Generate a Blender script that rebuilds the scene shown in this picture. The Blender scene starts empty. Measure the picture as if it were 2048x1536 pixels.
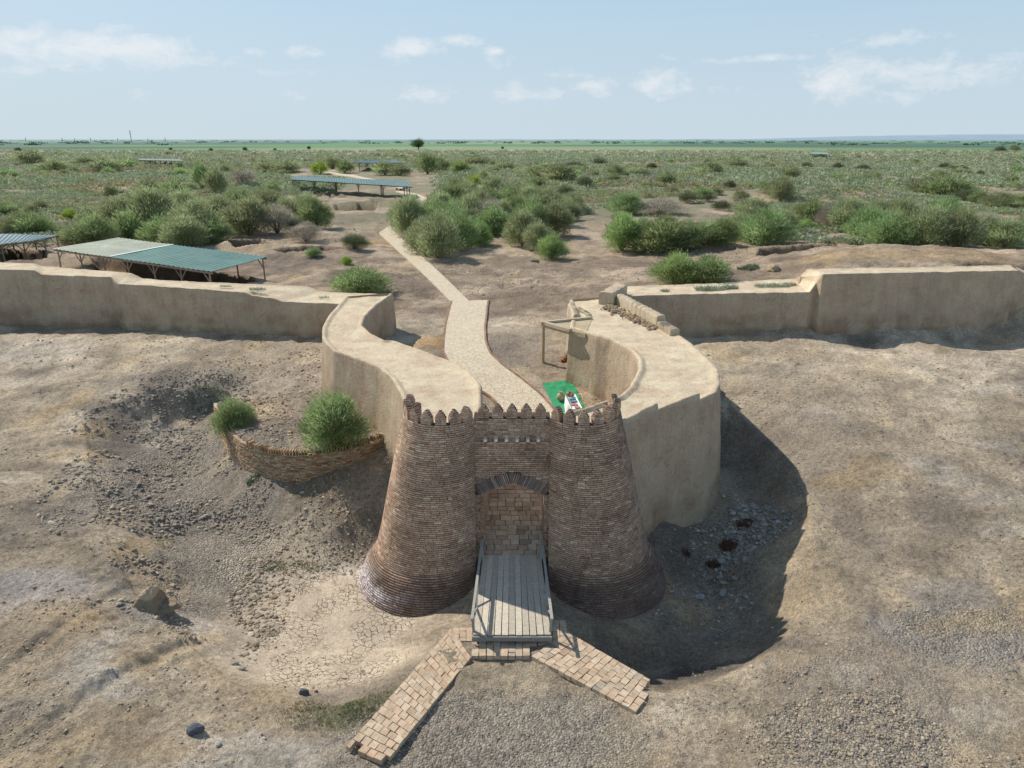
import bpy, math, random
import numpy as np
from mathutils import Vector
R = math.radians
random.seed(7); rng = np.random.default_rng(7)
scn = bpy.context.scene
COL = scn.collection

# ------------------------------------------------------------------ camera model (survey helper: a photo point + its height -> a place)
CAMZ = 14.0; PITCH = R(19.0); F = 1422.0
cp, sp = math.cos(PITCH), math.sin(PITCH)
def P(px, py, z):
    u = (px-1024)/F; v = (py-768)/F
    d = (u, cp - v*sp, -sp - v*cp)
    t = (z-CAMZ)/d[2]
    return (u*t, d[1]*t, z)
def P2(px, py, z): p = P(px, py, z); return (p[0], p[1])
def proj(x, y, z):
    D = y*cp + (CAMZ-z)*sp
    v = (CAMZ-z)*cp - y*sp
    return 1024+F*x/D, 768+F*v/D, D

# ------------------------------------------------------------------ noise
def vnoise(x, y, seed=0):
    xi = np.floor(x).astype(np.int64); yi = np.floor(y).astype(np.int64)
    xf = x-xi; yf = y-yi
    def h(a, b):
        n = (a*374761393 + b*668265263 + seed*1442695041) & 0xffffffff
        n = ((n ^ (n >> 13))*1274126177) & 0xffffffff
        return ((n ^ (n >> 16)) & 0xffffff)/float(0xffffff)
    u = xf*xf*(3-2*xf); v = yf*yf*(3-2*yf)
    a = h(xi, yi)*(1-u)+h(xi+1, yi)*u
    b = h(xi, yi+1)*(1-u)+h(xi+1, yi+1)*u
    return (a*(1-v)+b*v)*2-1
def fbm(x, y, o=4, seed=0, g=.5):
    s = 0; a = 1.; t = 0
    c, n = math.cos(.6), math.sin(.6)
    for i in range(o):
        s = s+a*vnoise(x, y, seed+i*17); t += a; a *= g
        x, y = (x*c-y*n)*2.03, (x*n+y*c)*2.03
    return s/t
def sstep(a, b, x):
    t = np.clip((x-a)/(b-a), 0, 1); return t*t*(3-2*t)

# ------------------------------------------------------------------ mesh helpers
def mesh_np(name, V, Fc, cols=None, smooth=False, mat=None, parent=None, uv=None):
    V = np.asarray(V, dtype=np.float32); Fc = np.asarray(Fc, dtype=np.int32)
    me = bpy.data.meshes.new(name)
    me.vertices.add(len(V)); me.vertices.foreach_set('co', V.ravel())
    k = Fc.shape[1]
    me.loops.add(Fc.size); me.loops.foreach_set('vertex_index', Fc.ravel())
    me.polygons.add(len(Fc)); me.polygons.foreach_set('loop_start', np.arange(0, Fc.size, k, dtype=np.int32))
    try: me.polygons.foreach_set('loop_total', np.full(len(Fc), k, dtype=np.int32))
    except Exception: pass
    me.update(calc_edges=True)
    me.polygons.foreach_set('use_smooth', np.full(len(Fc), smooth, dtype=bool))
    if cols is not None:
        cols = np.asarray(cols, dtype=np.float32)
        c4 = np.ones((len(V), 4), dtype=np.float32); c4[:, :3] = cols[:, :3]
        a = me.color_attributes.new('col', 'FLOAT_COLOR', 'POINT'); a.data.foreach_set('color', c4.ravel())
    if mat: me.materials.append(mat)
    o = bpy.data.objects.new(name, me); COL.objects.link(o)
    if parent: o.parent = parent
    return o
def mesh_py(name, V, Fc, mat=None, parent=None, smooth=False, col=None):
    me = bpy.data.meshes.new(name); me.from_pydata([tuple(v) for v in V], [], [tuple(f) for f in Fc]); me.update()
    if smooth: me.polygons.foreach_set('use_smooth', [True]*len(me.polygons))
    if col is not None:
        a = me.color_attributes.new('col', 'FLOAT_COLOR', 'POINT')
        c4 = np.ones((len(V), 4), dtype=np.float32); c4[:, :3] = np.asarray(col, dtype=np.float32)
        a.data.foreach_set('color', c4.ravel())
    if mat: me.materials.append(mat)
    o = bpy.data.objects.new(name, me); COL.objects.link(o)
    if parent: o.parent = parent
    return o
def tag(o, label=None, cat=None, group=None, kind=None):
    if label: o['label'] = label
    if cat: o['category'] = cat
    if group: o['group'] = group
    if kind: o['kind'] = kind
    return o
def empty(name, loc=(0, 0, 0), **k):
    o = bpy.data.objects.new(name, None); COL.objects.link(o); o.location = loc; o.empty_display_size = .3
    return tag(o, **k)
BOXF = np.array([[0,1,3,2],[4,6,7,5],[0,4,5,1],[2,3,7,6],[0,2,6,4],[1,5,7,3]])
class Boxes:
    """many oriented boxes -> one mesh"""
    def __init__(s): s.c=[]; s.a=[]; s.b=[]; s.u=[]; s.col=[]
    def add(s, c, a, b, u, col=(.3, .2, .15)):    # centre, three half-axis vectors
        s.c.append(c); s.a.append(a); s.b.append(b); s.u.append(u); s.col.append(col)
    def arrays(s, jit=0.0):
        c, a, b, u = (np.array(t, dtype=np.float64) for t in (s.c, s.a, s.b, s.u))
        n = len(c); V = np.zeros((n, 8, 3)); i = 0
        for x in (-1, 1):
            for y in (-1, 1):
                for z in (-1, 1):
                    V[:, i] = c+x*a+y*b+z*u; i += 1
        if jit: V += rng.normal(0, jit, V.shape)
        Fc = (BOXF[None]+(np.arange(n)*8)[:, None, None]).reshape(-1, 4)
        return V.reshape(-1, 3), Fc, np.repeat(np.array(s.col), 8, axis=0)
    def build(s, name, mat, parent=None, jit=0.0):
        V, Fc, C = s.arrays(jit)
        return mesh_np(name, V, Fc, C, False, mat, parent)
    def bar(s, p, q, w, h=None, col=(.3, .3, .3)):
        p = Vector(p); q = Vector(q); d = q-p; L = d.length; d.normalize()
        up = Vector((0, 0, 1)) if abs(d.z) < .95 else Vector((0, 1, 0))
        sd = d.cross(up).normalized(); u2 = sd.cross(d)
        h = h or w
        s.add(tuple((p+q)/2), tuple(d*L/2), tuple(sd*w/2), tuple(u2*h/2), col)
def tube(pts, rad, seg=7):
    V = []; Fc = []
    pts = [Vector(p) for p in pts]
    for i, p in enumerate(pts):
        d = (pts[min(i+1, len(pts)-1)]-pts[max(i-1, 0)]).normalized()
        up = Vector((0, 0, 1)) if abs(d.z) < .9 else Vector((1, 0, 0))
        s_ = d.cross(up).normalized(); t_ = s_.cross(d)
        r = rad[i] if hasattr(rad, '__len__') else rad
        for k in range(seg):
            a = 2*math.pi*k/seg; V.append(p+s_*math.cos(a)*r+t_*math.sin(a)*r)
    for i in range(len(pts)-1):
        for k in range(seg):
            Fc.append((i*seg+k, i*seg+(k+1) % seg, (i+1)*seg+(k+1) % seg, (i+1)*seg+k))
    Fc.append(tuple(range(seg-1, -1, -1))); Fc.append(tuple(range((len(pts)-1)*seg, len(pts)*seg)))
    return V, Fc
def join(parts):
    V = []; Fc = []
    for v, f in parts:
        n = len(V); V += list(v); Fc += [tuple(i+n for i in g) for g in f]
    return V, Fc
def lathe(prof, seg=24, c=(0, 0, 0)):
    V = []; Fc = []
    for r, z in prof:
        for k in range(seg):
            a = 2*math.pi*k/seg; V.append((c[0]+r*math.cos(a), c[1]+r*math.sin(a), c[2]+z))
    for i in range(len(prof)-1):
        for k in range(seg): Fc.append((i*seg+k, i*seg+(k+1) % seg, (i+1)*seg+(k+1) % seg, (i+1)*seg+k))
    return V, Fc

# ------------------------------------------------------------------ materials
def new_mat(name, rough=.9):
    m = bpy.data.materials.new(name); m.use_nodes = True
    nt = m.node_tree; b = nt.nodes['Principled BSDF']; b.inputs['Roughness'].default_value = rough
    b.inputs['Specular IOR Level'].default_value = .2
    return m, nt, b
def N(nt, t, **k):
    n = nt.nodes.new(t)
    for a, v in k.items():
        if a in n.inputs: n.inputs[a].default_value = v
        else: setattr(n, a, v)
    return n
def L(nt, a, b): nt.links.new(a, b)
def noise(nt, scale, detail=4, rough=.55, vec=None, dist=0.):
    n = N(nt, 'ShaderNodeTexNoise'); n.inputs['Scale'].default_value = scale; n.inputs['Detail'].default_value = detail
    n.inputs['Roughness'].default_value = rough; n.inputs['Distortion'].default_value = dist
    if vec is None:
        g = N(nt, 'ShaderNodeNewGeometry'); vec = g.outputs['Position']
    L(nt, vec, n.inputs['Vector']); return n.outputs['Fac']
def ramp(nt, fac, stops):
    r = N(nt, 'ShaderNodeValToRGB'); e = r.color_ramp.elements
    while len(e) < len(stops): e.new(.5)
    for i, (p, c) in enumerate(stops):
        e[i].position = p; e[i].color = (*c, 1) if len(c) == 3 else c
    L(nt, fac, r.inputs['Fac']); return r.outputs['Color']
def mix(nt, a, b, fac, mode='MIX'):
    m = N(nt, 'ShaderNodeMix'); m.data_type = 'RGBA'; m.blend_type = mode; m.clamp_result = False
    for s, v in ((m.inputs[6], a), (m.inputs[7], b), (m.inputs[0], fac)):
        if hasattr(v, 'links'): L(nt, v, s)
        else: s.default_value = (*v, 1) if isinstance(v, tuple) and len(v) == 3 else v
    return m.outputs[2]
def mrange(nt, v, a, b, c, d):
    m = N(nt, 'ShaderNodeMapRange'); L(nt, v, m.inputs[0])
    for i, t in enumerate((a, b, c, d)): m.inputs[i+1].default_value = t
    return m.outputs[0]
def math_(nt, op, a, b=None):
    m = N(nt, 'ShaderNodeMath'); m.operation = op
    for i, v in enumerate((a, b)):
        if v is None: continue
        if hasattr(v, 'links'): L(nt, v, m.inputs[i])
        else: m.inputs[i].default_value = v
    return m.outputs[0]
def grey(v): return (v, v, v)
def bump(nt, b, h, dist=.05, strength=1., prev=None):
    n = N(nt, 'ShaderNodeBump'); n.inputs['Strength'].default_value = strength; n.inputs['Distance'].default_value = dist
    L(nt, h, n.inputs['Height'])
    if prev is not None: L(nt, prev, n.inputs['Normal'])
    L(nt, n.outputs[0], b.inputs['Normal']); return n.outputs[0]
HAZE = (.30, .42, .46)  # tint of the distant air, blended into far surface colours
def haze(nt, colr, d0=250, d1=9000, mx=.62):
    """aerial haze painted into the base colour, growing with distance from the world origin"""
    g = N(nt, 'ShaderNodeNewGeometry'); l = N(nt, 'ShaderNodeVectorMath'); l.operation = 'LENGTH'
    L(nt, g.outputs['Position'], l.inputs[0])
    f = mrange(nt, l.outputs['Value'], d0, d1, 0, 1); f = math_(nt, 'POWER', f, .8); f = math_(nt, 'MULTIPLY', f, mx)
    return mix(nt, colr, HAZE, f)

def terrain_mat():
    m, nt, b = new_mat('ground_soil', .95)
    at = N(nt, 'ShaderNodeAttribute'); at.attribute_name = 'col'
    n1 = noise(nt, 7., 8, .78); n2 = noise(nt, 24., 5, .78); n3 = noise(nt, .9, 6, .6, dist=.6)
    c = mix(nt, at.outputs['Color'], ramp(nt, n1, [(.30, grey(.20)), (.5, grey(.5)), (.70, grey(.76))]), .95, 'OVERLAY')
    c = mix(nt, c, ramp(nt, n2, [(.32, grey(.24)), (.5, grey(.5)), (.68, grey(.74))]), .9, 'OVERLAY')
    c = mix(nt, c, ramp(nt, n3, [(.3, grey(.40)), (.7, grey(.60))]), .8, 'OVERLAY')
    # mud cracks on the flats (alpha of a second attribute)
    a2 = N(nt, 'ShaderNodeAttribute'); a2.attribute_name = 'mask'
    sx = N(nt, 'ShaderNodeSeparateColor'); L(nt, a2.outputs['Color'], sx.inputs[0])
    g = N(nt, 'ShaderNodeNewGeometry')
    wv = N(nt, 'ShaderNodeTexNoise'); wv.inputs['Scale'].default_value = 2.2; L(nt, g.outputs['Position'], wv.inputs['Vector'])
    ad = N(nt, 'ShaderNodeVectorMath'); ad.operation = 'MULTIPLY_ADD'; L(nt, wv.outputs['Color'], ad.inputs[0]); ad.inputs[1].default_value = (.5, .5, .5); L(nt, g.outputs['Position'], ad.inputs[2])
    vo = N(nt, 'ShaderNodeTexVoronoi'); vo.feature = 'DISTANCE_TO_EDGE'; vo.inputs['Scale'].default_value = 4.6; L(nt, ad.outputs[0], vo.inputs['Vector'])
    cr = mrange(nt, vo.outputs[0], 0, .045, 1, 0); cr = math_(nt, 'MULTIPLY', cr, sx.outputs[0])
    cr = math_(nt, 'MULTIPLY', cr, mrange(nt, noise(nt, .8, 2), .42, .58, 0, 1))
    c = mix(nt, c, (.16, .12, .08), math_(nt, 'MULTIPLY', cr, .38))
    c = mix(nt, c, (.315, .27, .21), math_(nt, 'MULTIPLY', math_(nt, 'MULTIPLY', sx.outputs[0], math_(nt, 'SUBTRACT', 1., cr)), .45))
    # gravel
    vg = N(nt, 'ShaderNodeTexVoronoi'); vg.inputs['Scale'].default_value = 15.; L(nt, g.outputs['Position'], vg.inputs['Vector'])
    bw = N(nt, 'ShaderNodeRGBToBW'); L(nt, vg.outputs['Color'], bw.inputs[0])
    gc = ramp(nt, bw.outputs[0], [(.15, (.10, .10, .10)), (.45, (.27, .24, .20)), (.75, (.42, .37, .30)), (.95, (.55, .50, .44))])
    c = mix(nt, c, gc, math_(nt, 'MULTIPLY', sx.outputs[1], .75))
    c = mix(nt, c, (1.55, 1.52, 1.50), 1., 'MULTIPLY')
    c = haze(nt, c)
    L(nt, c, b.inputs['Base Color'])
    h = math_(nt, 'ADD', math_(nt, 'MULTIPLY', n1, 1.), math_(nt, 'MULTIPLY', n2, .45))
    h = math_(nt, 'MULTIPLY', h, math_(nt, 'SUBTRACT', 1., math_(nt, 'MULTIPLY', sx.outputs[0], .78)))
    h = math_(nt, 'SUBTRACT', h, math_(nt, 'MULTIPLY', cr, .45))
    h = math_(nt, 'SUBTRACT', h, math_(nt, 'MULTIPLY', math_(nt, 'MULTIPLY', vg.outputs['Distance'], sx.outputs[1]), 1.0))
    # roughness of relief fades on smooth parts
    bump(nt, b, h, .22, 1.)
    return m
def mud_mat(name, base, streak=.5, stain=True):
    m, nt, b = new_mat(name, .95)
    n1 = noise(nt, 1.1, 6, .6); n2 = noise(nt, 14, 5, .65); n3 = noise(nt, 60, 2, .6)
    g = N(nt, 'ShaderNodeNewGeometry')
    mp = N(nt, 'ShaderNodeMapping'); mp.inputs['Scale'].default_value = (5., 5., .3); L(nt, g.outputs['Position'], mp.inputs['Vector'])
    n4 = noise(nt, 1.6, 5, .6, mp.outputs[0])
    c = mix(nt, base, ramp(nt, n1, [(.3, grey(.38)), (.7, grey(.62))]), .8, 'OVERLAY')
    c = mix(nt, c, ramp(nt, n2, [(.3, grey(.38)), (.7, grey(.60))]), .6, 'OVERLAY')
    c = mix(nt, c, ramp(nt, n4, [(.35, grey(.36)), (.65, grey(.58))]), streak, 'OVERLAY')
    g3 = N(nt, 'ShaderNodeNewGeometry'); pv_ = N(nt, 'ShaderNodeTexVoronoi'); pv_.inputs['Scale'].default_value = 1.7; L(nt, g3.outputs['Position'], pv_.inputs['Vector'])
    pk = mrange(nt, pv_.outputs['Distance'], .05, .09, 1, 0); pk = math_(nt, 'MULTIPLY', pk, mrange(nt, noise(nt, .7, 2), .5, .56, 0, 1))
    c = mix(nt, c, (.20, .15, .10), math_(nt, 'MULTIPLY', pk, .7))  # dark dots painted as small shadowed holes
    g4 = N(nt, 'ShaderNodeNewGeometry'); wv4 = N(nt, 'ShaderNodeTexNoise'); wv4.inputs['Scale'].default_value = 1.3; wv4.inputs['Detail'].default_value = 6; L(nt, g4.outputs['Position'], wv4.inputs['Vector'])
    ad4 = N(nt, 'ShaderNodeVectorMath'); ad4.operation = 'MULTIPLY_ADD'; L(nt, wv4.outputs['Color'], ad4.inputs[0]); ad4.inputs[1].default_value = (1.2, 1.2, 1.2); L(nt, g4.outputs['Position'], ad4.inputs[2])
    vc4 = N(nt, 'ShaderNodeTexVoronoi'); vc4.feature = 'DISTANCE_TO_EDGE'; vc4.inputs['Scale'].default_value = 1.1; L(nt, ad4.outputs[0], vc4.inputs['Vector'])
    ck = math_(nt, 'MULTIPLY', mrange(nt, vc4.outputs[0], 0, .02, 1, 0), mrange(nt, noise(nt, .6, 3), .48, .6, 0, 1)); c = mix(nt, c, (.20, .15, .11), math_(nt, 'MULTIPLY', ck, .45))
    n5 = noise(nt, 4.5, 8, .75, dist=1.2); c = mix(nt, c, ramp(nt, n5, [(.36, grey(.40)), (.46, grey(.5)), (.6, grey(.53))]), .8, 'OVERLAY')
    if stain:
        at = N(nt, 'ShaderNodeAttribute'); at.attribute_name = 'col'
        c = mix(nt, c, at.outputs['Color'], 1., 'MULTIPLY')
    L(nt, c, b.inputs['Base Color'])
    h = math_(nt, 'ADD', n2, math_(nt, 'MULTIPLY', n3, .5))
    h = math_(nt, 'ADD', h, math_(nt, 'MULTIPLY', n1, 1.))
    h = math_(nt, 'ADD', h, math_(nt, 'MULTIPLY', n5, 1.2)); bump(nt, b, h, .07, .9)
    return m
def attr_mat(name, rough=.9, ns=8., amt=.6, bd=.01, bs=30., spec=.15, transl=0., objvar=False, hz=False, salt=False):
    m, nt, b = new_mat(name, rough); b.inputs['Specular IOR Level'].default_value = spec
    at = N(nt, 'ShaderNodeAttribute'); at.attribute_name = 'col'
    n1 = noise(nt, ns, 4, .6)
    c = mix(nt, at.outputs['Color'], ramp(nt, n1, [(.3, grey(.34)), (.7, grey(.64))]), amt, 'OVERLAY')
    if salt:   # damp dark foot and white salt on the lowest courses
        g = N(nt, 'ShaderNodeNewGeometry'); s = N(nt, 'ShaderNodeSeparateXYZ'); L(nt, g.outputs['Position'], s.inputs[0])
        low = mrange(nt, s.outputs['Z'], .35, -.15, 0, 1)
        c = mix(nt, c, (.075, .045, .045), math_(nt, 'MULTIPLY', low, .62))
        mp = N(nt, 'ShaderNodeMapping'); mp.inputs['Scale'].default_value = (.7, .7, 2.6); L(nt, g.outputs['Position'], mp.inputs['Vector'])
        sn = noise(nt, .9, 5, .7, mp.outputs[0]); sn2 = noise(nt, 9, 4, .7)
        sl = mrange(nt, sn, .40, .56, 0, 1); sl = math_(nt, 'MULTIPLY', sl, mrange(nt, s.outputs['Z'], .0, -.45, 0, 1))
        sl = math_(nt, 'MULTIPLY', sl, mrange(nt, s.outputs['X'], -3.3, -4.6, .12, 1.))
        sl = math_(nt, 'MULTIPLY', sl, mrange(nt, sn2, .35, .62, 0, 1))
        c = mix(nt, c, (.80, .76, .78), sl)
        wn = noise(nt, .8, 6, .7, dist=.8); c = mix(nt, c, ramp(nt, wn, [(.32, grey(.28)), (.5, grey(.5)), (.7, grey(.64))]), .9, 'OVERLAY')
    if objvar:
        oi = N(nt, 'ShaderNodeObjectInfo')
        hs = N(nt, 'ShaderNodeHueSaturation'); L(nt, c, hs.inputs['Color'])
        L(nt, mrange(nt, oi.outputs['Random'], 0, 1, 1.0, 1.42), hs.inputs['Value'])
        L(nt, mrange(nt, oi.outputs['Random'], 0, 1, .485, .515), hs.inputs['Hue'])
        c = hs.outputs[0]
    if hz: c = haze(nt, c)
    L(nt, c, b.inputs['Base Color'])
    bump(nt, b, noise(nt, bs, 3, .6), bd, .7)
    if transl:
        out = nt.nodes['Material Output']; tr = N(nt, 'ShaderNodeBsdfTranslucent'); L(nt, c, tr.inputs['Color'])
        ms = N(nt, 'ShaderNodeMixShader'); ms.inputs[0].default_value = transl
        L(nt, b.outputs[0], ms.inputs[1]); L(nt, tr.outputs[0], ms.inputs[2]); L(nt, ms.outputs[0], out.inputs['Surface'])
    return m
M_SOIL = terrain_mat()
M_MUD = mud_mat('mud_plaster', (.62, .515, .37), .28)
M_MUDTOP = mud_mat('mud_roof', (.56, .46, .30), 0.)
M_BRICK = attr_mat('fired_brick', .85, 11., .55, .012, 60., salt=True)
M_BRICK2 = attr_mat('weathered_brick', .9, 9., .6, .02, 40.)
M_TILE = attr_mat('paving_brick', .9, 6., .7, .012, 40.)
M_STONE = attr_mat('stone', .9, 5., .6, .02, 20.)
M_WOOD = attr_mat('grey_wood', .8, 12., .6, .006, 60., .25)
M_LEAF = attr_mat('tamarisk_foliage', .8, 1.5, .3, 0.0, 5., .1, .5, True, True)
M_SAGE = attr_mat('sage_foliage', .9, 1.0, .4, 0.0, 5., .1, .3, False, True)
M_TWIG = attr_mat('twigs', .9, 4., .4, .01, 20.)
M_CLOTH = attr_mat('cloth', .85, 3., .15, .004, 30., .1)
M_CLAY = attr_mat('glazed_clay', .55, 9., .3, .003, 30., .4)
def core_mat():
    m, nt, b = new_mat('mortar', .95); c = ramp(nt, noise(nt, 6, 4), [(.3, (.05, .037, .03)), (.7, (.11, .08, .062))]); L(nt, c, b.inputs['Base Color']); return m
M_CORE = core_mat()
def roof_mat():
    m, nt, b = new_mat('painted_sheet_metal', .5); b.inputs['Specular IOR Level'].default_value = .4
    at = N(nt, 'ShaderNodeAttribute'); at.attribute_name = 'col'
    c = mix(nt, at.outputs['Color'], ramp(nt, noise(nt, .8, 6, .6), [(.3, grey(.38)), (.7, grey(.6))]), .8, 'OVERLAY')
    c = mix(nt, c, ramp(nt, noise(nt, 6, 4, .6), [(.3, grey(.44)), (.7, grey(.56))]), .8, 'OVERLAY')
    c = mix(nt, c, (.22, .16, .11), mrange(nt, noise(nt, 1.7, 6, .7), .60, .72, 0, .5))
    L(nt, c, b.inputs['Base Color']); return m
M_ROOF = roof_mat()
def flag_mat():
    m, nt, b = new_mat('flagstone_paving', .9)
    g = N(nt, 'ShaderNodeNewGeometry')
    wv = N(nt, 'ShaderNodeTexNoise'); wv.inputs['Scale'].default_value = 1.5; L(nt, g.outputs['Position'], wv.inputs['Vector'])
    ad = N(nt, 'ShaderNodeVectorMath'); ad.operation = 'MULTIPLY_ADD'; L(nt, wv.outputs['Color'], ad.inputs[0]); ad.inputs[1].default_value = (.4, .4, 0); L(nt, g.outputs['Position'], ad.inputs[2])
    vo = N(nt, 'ShaderNodeTexVoronoi'); vo.feature = 'DISTANCE_TO_EDGE'; vo.inputs['Scale'].default_value = 4.2; L(nt, ad.outputs[0], vo.inputs['Vector'])
    vc = N(nt, 'ShaderNodeTexVoronoi'); vc.inputs['Scale'].default_value = 4.2; L(nt, ad.outputs[0], vc.inputs['Vector'])
    bw = N(nt, 'ShaderNodeRGBToBW'); L(nt, vc.outputs['Color'], bw.inputs[0])
    c = ramp(nt, bw.outputs[0], [(.2, (.58, .49, .36)), (.8, (.64, .55, .42))])
    c = mix(nt, c, ramp(nt, noise(nt, 5, 6), [(.3, grey(.4)), (.7, grey(.6))]), .7, 'OVERLAY')
    j = mrange(nt, vo.outputs[0], 0, .035, 1, 0)
    c = mix(nt, c, (.36, .29, .21), math_(nt, 'MULTIPLY', j, .55)); L(nt, c, b.inputs['Base Color'])
    bump(nt, b, math_(nt, 'SUBTRACT', noise(nt, 9, 4), math_(nt, 'MULTIPLY', j, 1.5)), .02, .8); return m
M_FLAG = flag_mat()

# ------------------------------------------------------------------ terrain height
CTRL = [ # photo point, height
 (1024,1400,0),(1024,1536,0),(800,1536,0),(1300,1536,.05),(1600,1536,.2),(2048,1536,.4),(700,1500,-.03),(1250,1440,0),(1000,1310,0),(1120,1300,0),(880,1300,-.05),
 (600,1536,0),(300,1536,.2),(0,1536,.4),(0,1300,.8),(100,1100,1.0),(0,900,1.6),(100,750,2.2),(0,690,2.6),(450,1450,0),(650,1440,-.2),
 (850,1290,-.45),(750,1250,-.95),(700,1200,-1.0),(600,1250,-.95),(450,1200,-.85),(450,1050,-.5),(380,950,-.1),(350,880,.3),(560,1350,-.6),(430,1330,-.35),(560,1120,-.7),
 (200,950,1.15),(200,1100,.8),(250,1250,.45),(300,1330,.25),(170,825,1.6),(300,775,2.0),(420,762,2.15),(450,730,2.25),(300,700,2.5),(270,830,1.1),(330,850,.6),(420,810,1.0),
 (600,700,2.5),(560,740,2.3),(620,790,2.1),(520,800,1.9),(450,860,1.2),(420,900,.4),
 (600,955,.85),(500,950,.62),(550,960,.72),(700,940,1.1),(770,920,1.3),(650,1020,.3),(760,1010,.5),(700,1085,-.5),(745,1110,-.8),(560,1030,-.1),
 (1300,1200,-1.1),(1350,1300,-.95),(1450,1240,-.9),(1400,1120,-.7),(1470,1060,-.2),(1500,960,.45),(1480,880,.95),(1320,1070,0.1),(1440,935,1.15),(1200,1275,-.8),(1150,1290,-.3),(1300,1340,-.7),
 (1340,1385,.1),(1430,1360,.1),(1510,1330,.15),(1600,1250,.35),(1640,1120,.7),(1640,1000,1.1),(1600,900,1.6),(1550,820,1.9),(1500,770,2.1),(1540,1190,.0),(1560,1040,.75),(1555,1120,.45),(1900,700,2.55),(1750,715,2.5),
 (1800,1300,.6),(2048,1200,.9),(1800,1000,1.4),(2048,900,1.8),(1800,800,2.15),(2048,720,2.55),(1600,700,2.6),(1450,675,2.6),(1800,1450,.4),
 (1720,666,2.6),(1800,664,2.6),(1880,658,2.6),(1960,651,2.6),(2040,645,2.6),(2150,637,2.6),(1640,670,2.6),(1420,658,2.6),(1360,655,2.6),(2300,640,2.7),(0,655,2.6),(150,655,2.6),(400,680,2.6),(560,676,2.6),(640,690,2.5),(640,760,2.3),(1500,672,2.6),(1640,680,2.6),(1800,678,2.6),(2048,655,2.65),
 (1030,640,2.6),(1060,560,2.8),(900,560,2.8),(950,500,2.8),(700,560,2.9),(600,540,2.8),(1250,560,3.2),(1180,540,2.9),
 (480,560,2.5),(350,550,2.5),(200,540,2.8),(60,520,3.0),(400,500,2.7),(800,600,2.7),(850,640,2.5),
 (1340,590,4.2),(1480,575,4.7),(1600,560,5.0),(1700,545,6.0),(1900,538,6.0),(2048,535,6.0),(1700,508,5.0),(1900,505,5.2),(2048,508,5.2),(1480,515,3.4),(1600,480,3.6),(1350,520,3.0),(1800,480,3.3),(2040,480,3.5),
 (0,450,2.8),(300,450,2.8),(600,450,2.8),(900,450,2.9),(1200,450,2.9),(1500,430,3.0),(1800,420,3.2),(2048,430,3.0),(1024,400,2.8),(500,400,2.7),(100,400,2.7),(1600,400,2.9),
]
WCTRL = [(0,20.5,-.2),(0,22,.33),(0,24,.55),(0,27,.95),(0,30,1.3),(0,34,1.75),(0,38,2.3),(-2,24,.55),(2,24,.55),(-2,28,1.05),(3.5,29,1.25),(5.5,33,1.7),(-6,38,2.4),(5,38,2.4),(-8,36,2.2),
 (-3,21,-.9),(3,21,-.9),(-5.5,22,-1.0),(-4.3,19,-1.05),(4.3,19,-1.05),(5.6,22,-1.0),(-6,10,0),(0,6,0),(14,6,.3),(-14,6,.3),(40,20,1.5),(-40,25,2.),(50,45,2.8),(-60,50,2.8),(0,19.2,-.35),(1.6,17.6,-.05),(-1.6,17.6,-.05),(0,16.5,0)]
pts = np.array([P(*c) for c in CTRL]+WCTRL, dtype=np.float64)
cc = 1.0
def phi(r2): return np.sqrt(r2+cc*cc)
def rbf_solve():
    X = pts[:, :2]; n = len(X)
    K = phi(((X[:, None]-X[None])**2).sum(-1)); K[np.arange(n), np.arange(n)] -= .06
    A = np.zeros((n+1, n+1)); A[:n, :n] = K; A[:n, n] = 1; A[n, :n] = 1
    rhs = np.zeros(n+1); rhs[:n] = pts[:, 2]
    return np.linalg.solve(A, rhs)
W = rbf_solve()
def rbf(x, y):
    sh = np.shape(x); x = np.ravel(x).astype(float); y = np.ravel(y).astype(float); out = np.empty(len(x))
    for i in range(0, len(x), 20000):
        a = x[i:i+20000]; b_ = y[i:i+20000]
        r2 = (a[:, None]-pts[None, :, 0])**2+(b_[:, None]-pts[None, :, 1])**2
        out[i:i+20000] = phi(r2)@W[:-1]+W[-1]
    return out.reshape(sh)
def in_poly(x, y, poly):
    ins = np.zeros(np.shape(x), bool); n = len(poly)
    for i in range(n):
        x1, y1 = poly[i]; x2, y2 = poly[(i+1) % n]
        if y1 == y2: continue
        c = ((y1 > y) != (y2 > y)) & (x < (x2-x1)*(y-y1)/(y2-y1)+x1); ins ^= c
    return ins
def dist_poly(x, y, poly, closed=True):
    d = np.full(np.shape(x), 1e9); n = len(poly)
    for i in range(n if closed else n-1):
        x1, y1 = poly[i]; x2, y2 = poly[(i+1) % n]
        dx, dy = x2-x1, y2-y1; t = np.clip(((x-x1)*dx+(y-y1)*dy)/(dx*dx+dy*dy+1e-9), 0, 1)
        d = np.minimum(d, np.hypot(x-x1-t*dx, y-y1-t*dy))
    return d
TZ = 1.95
RET = [P2(786,858,TZ), P2(770,872,TZ), P2(735,886,TZ), P2(690,898,TZ), P2(640,905,TZ), P2(590,909,TZ), P2(550,906,TZ), P2(515,896,TZ), P2(487,882,TZ), P2(463,862,TZ), P2(447,838,TZ), P2(432,805,TZ)]
TERR = RET+[P2(500,780,TZ), P2(620,770,TZ), P2(700,790,TZ), P2(800,840,TZ)]
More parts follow.
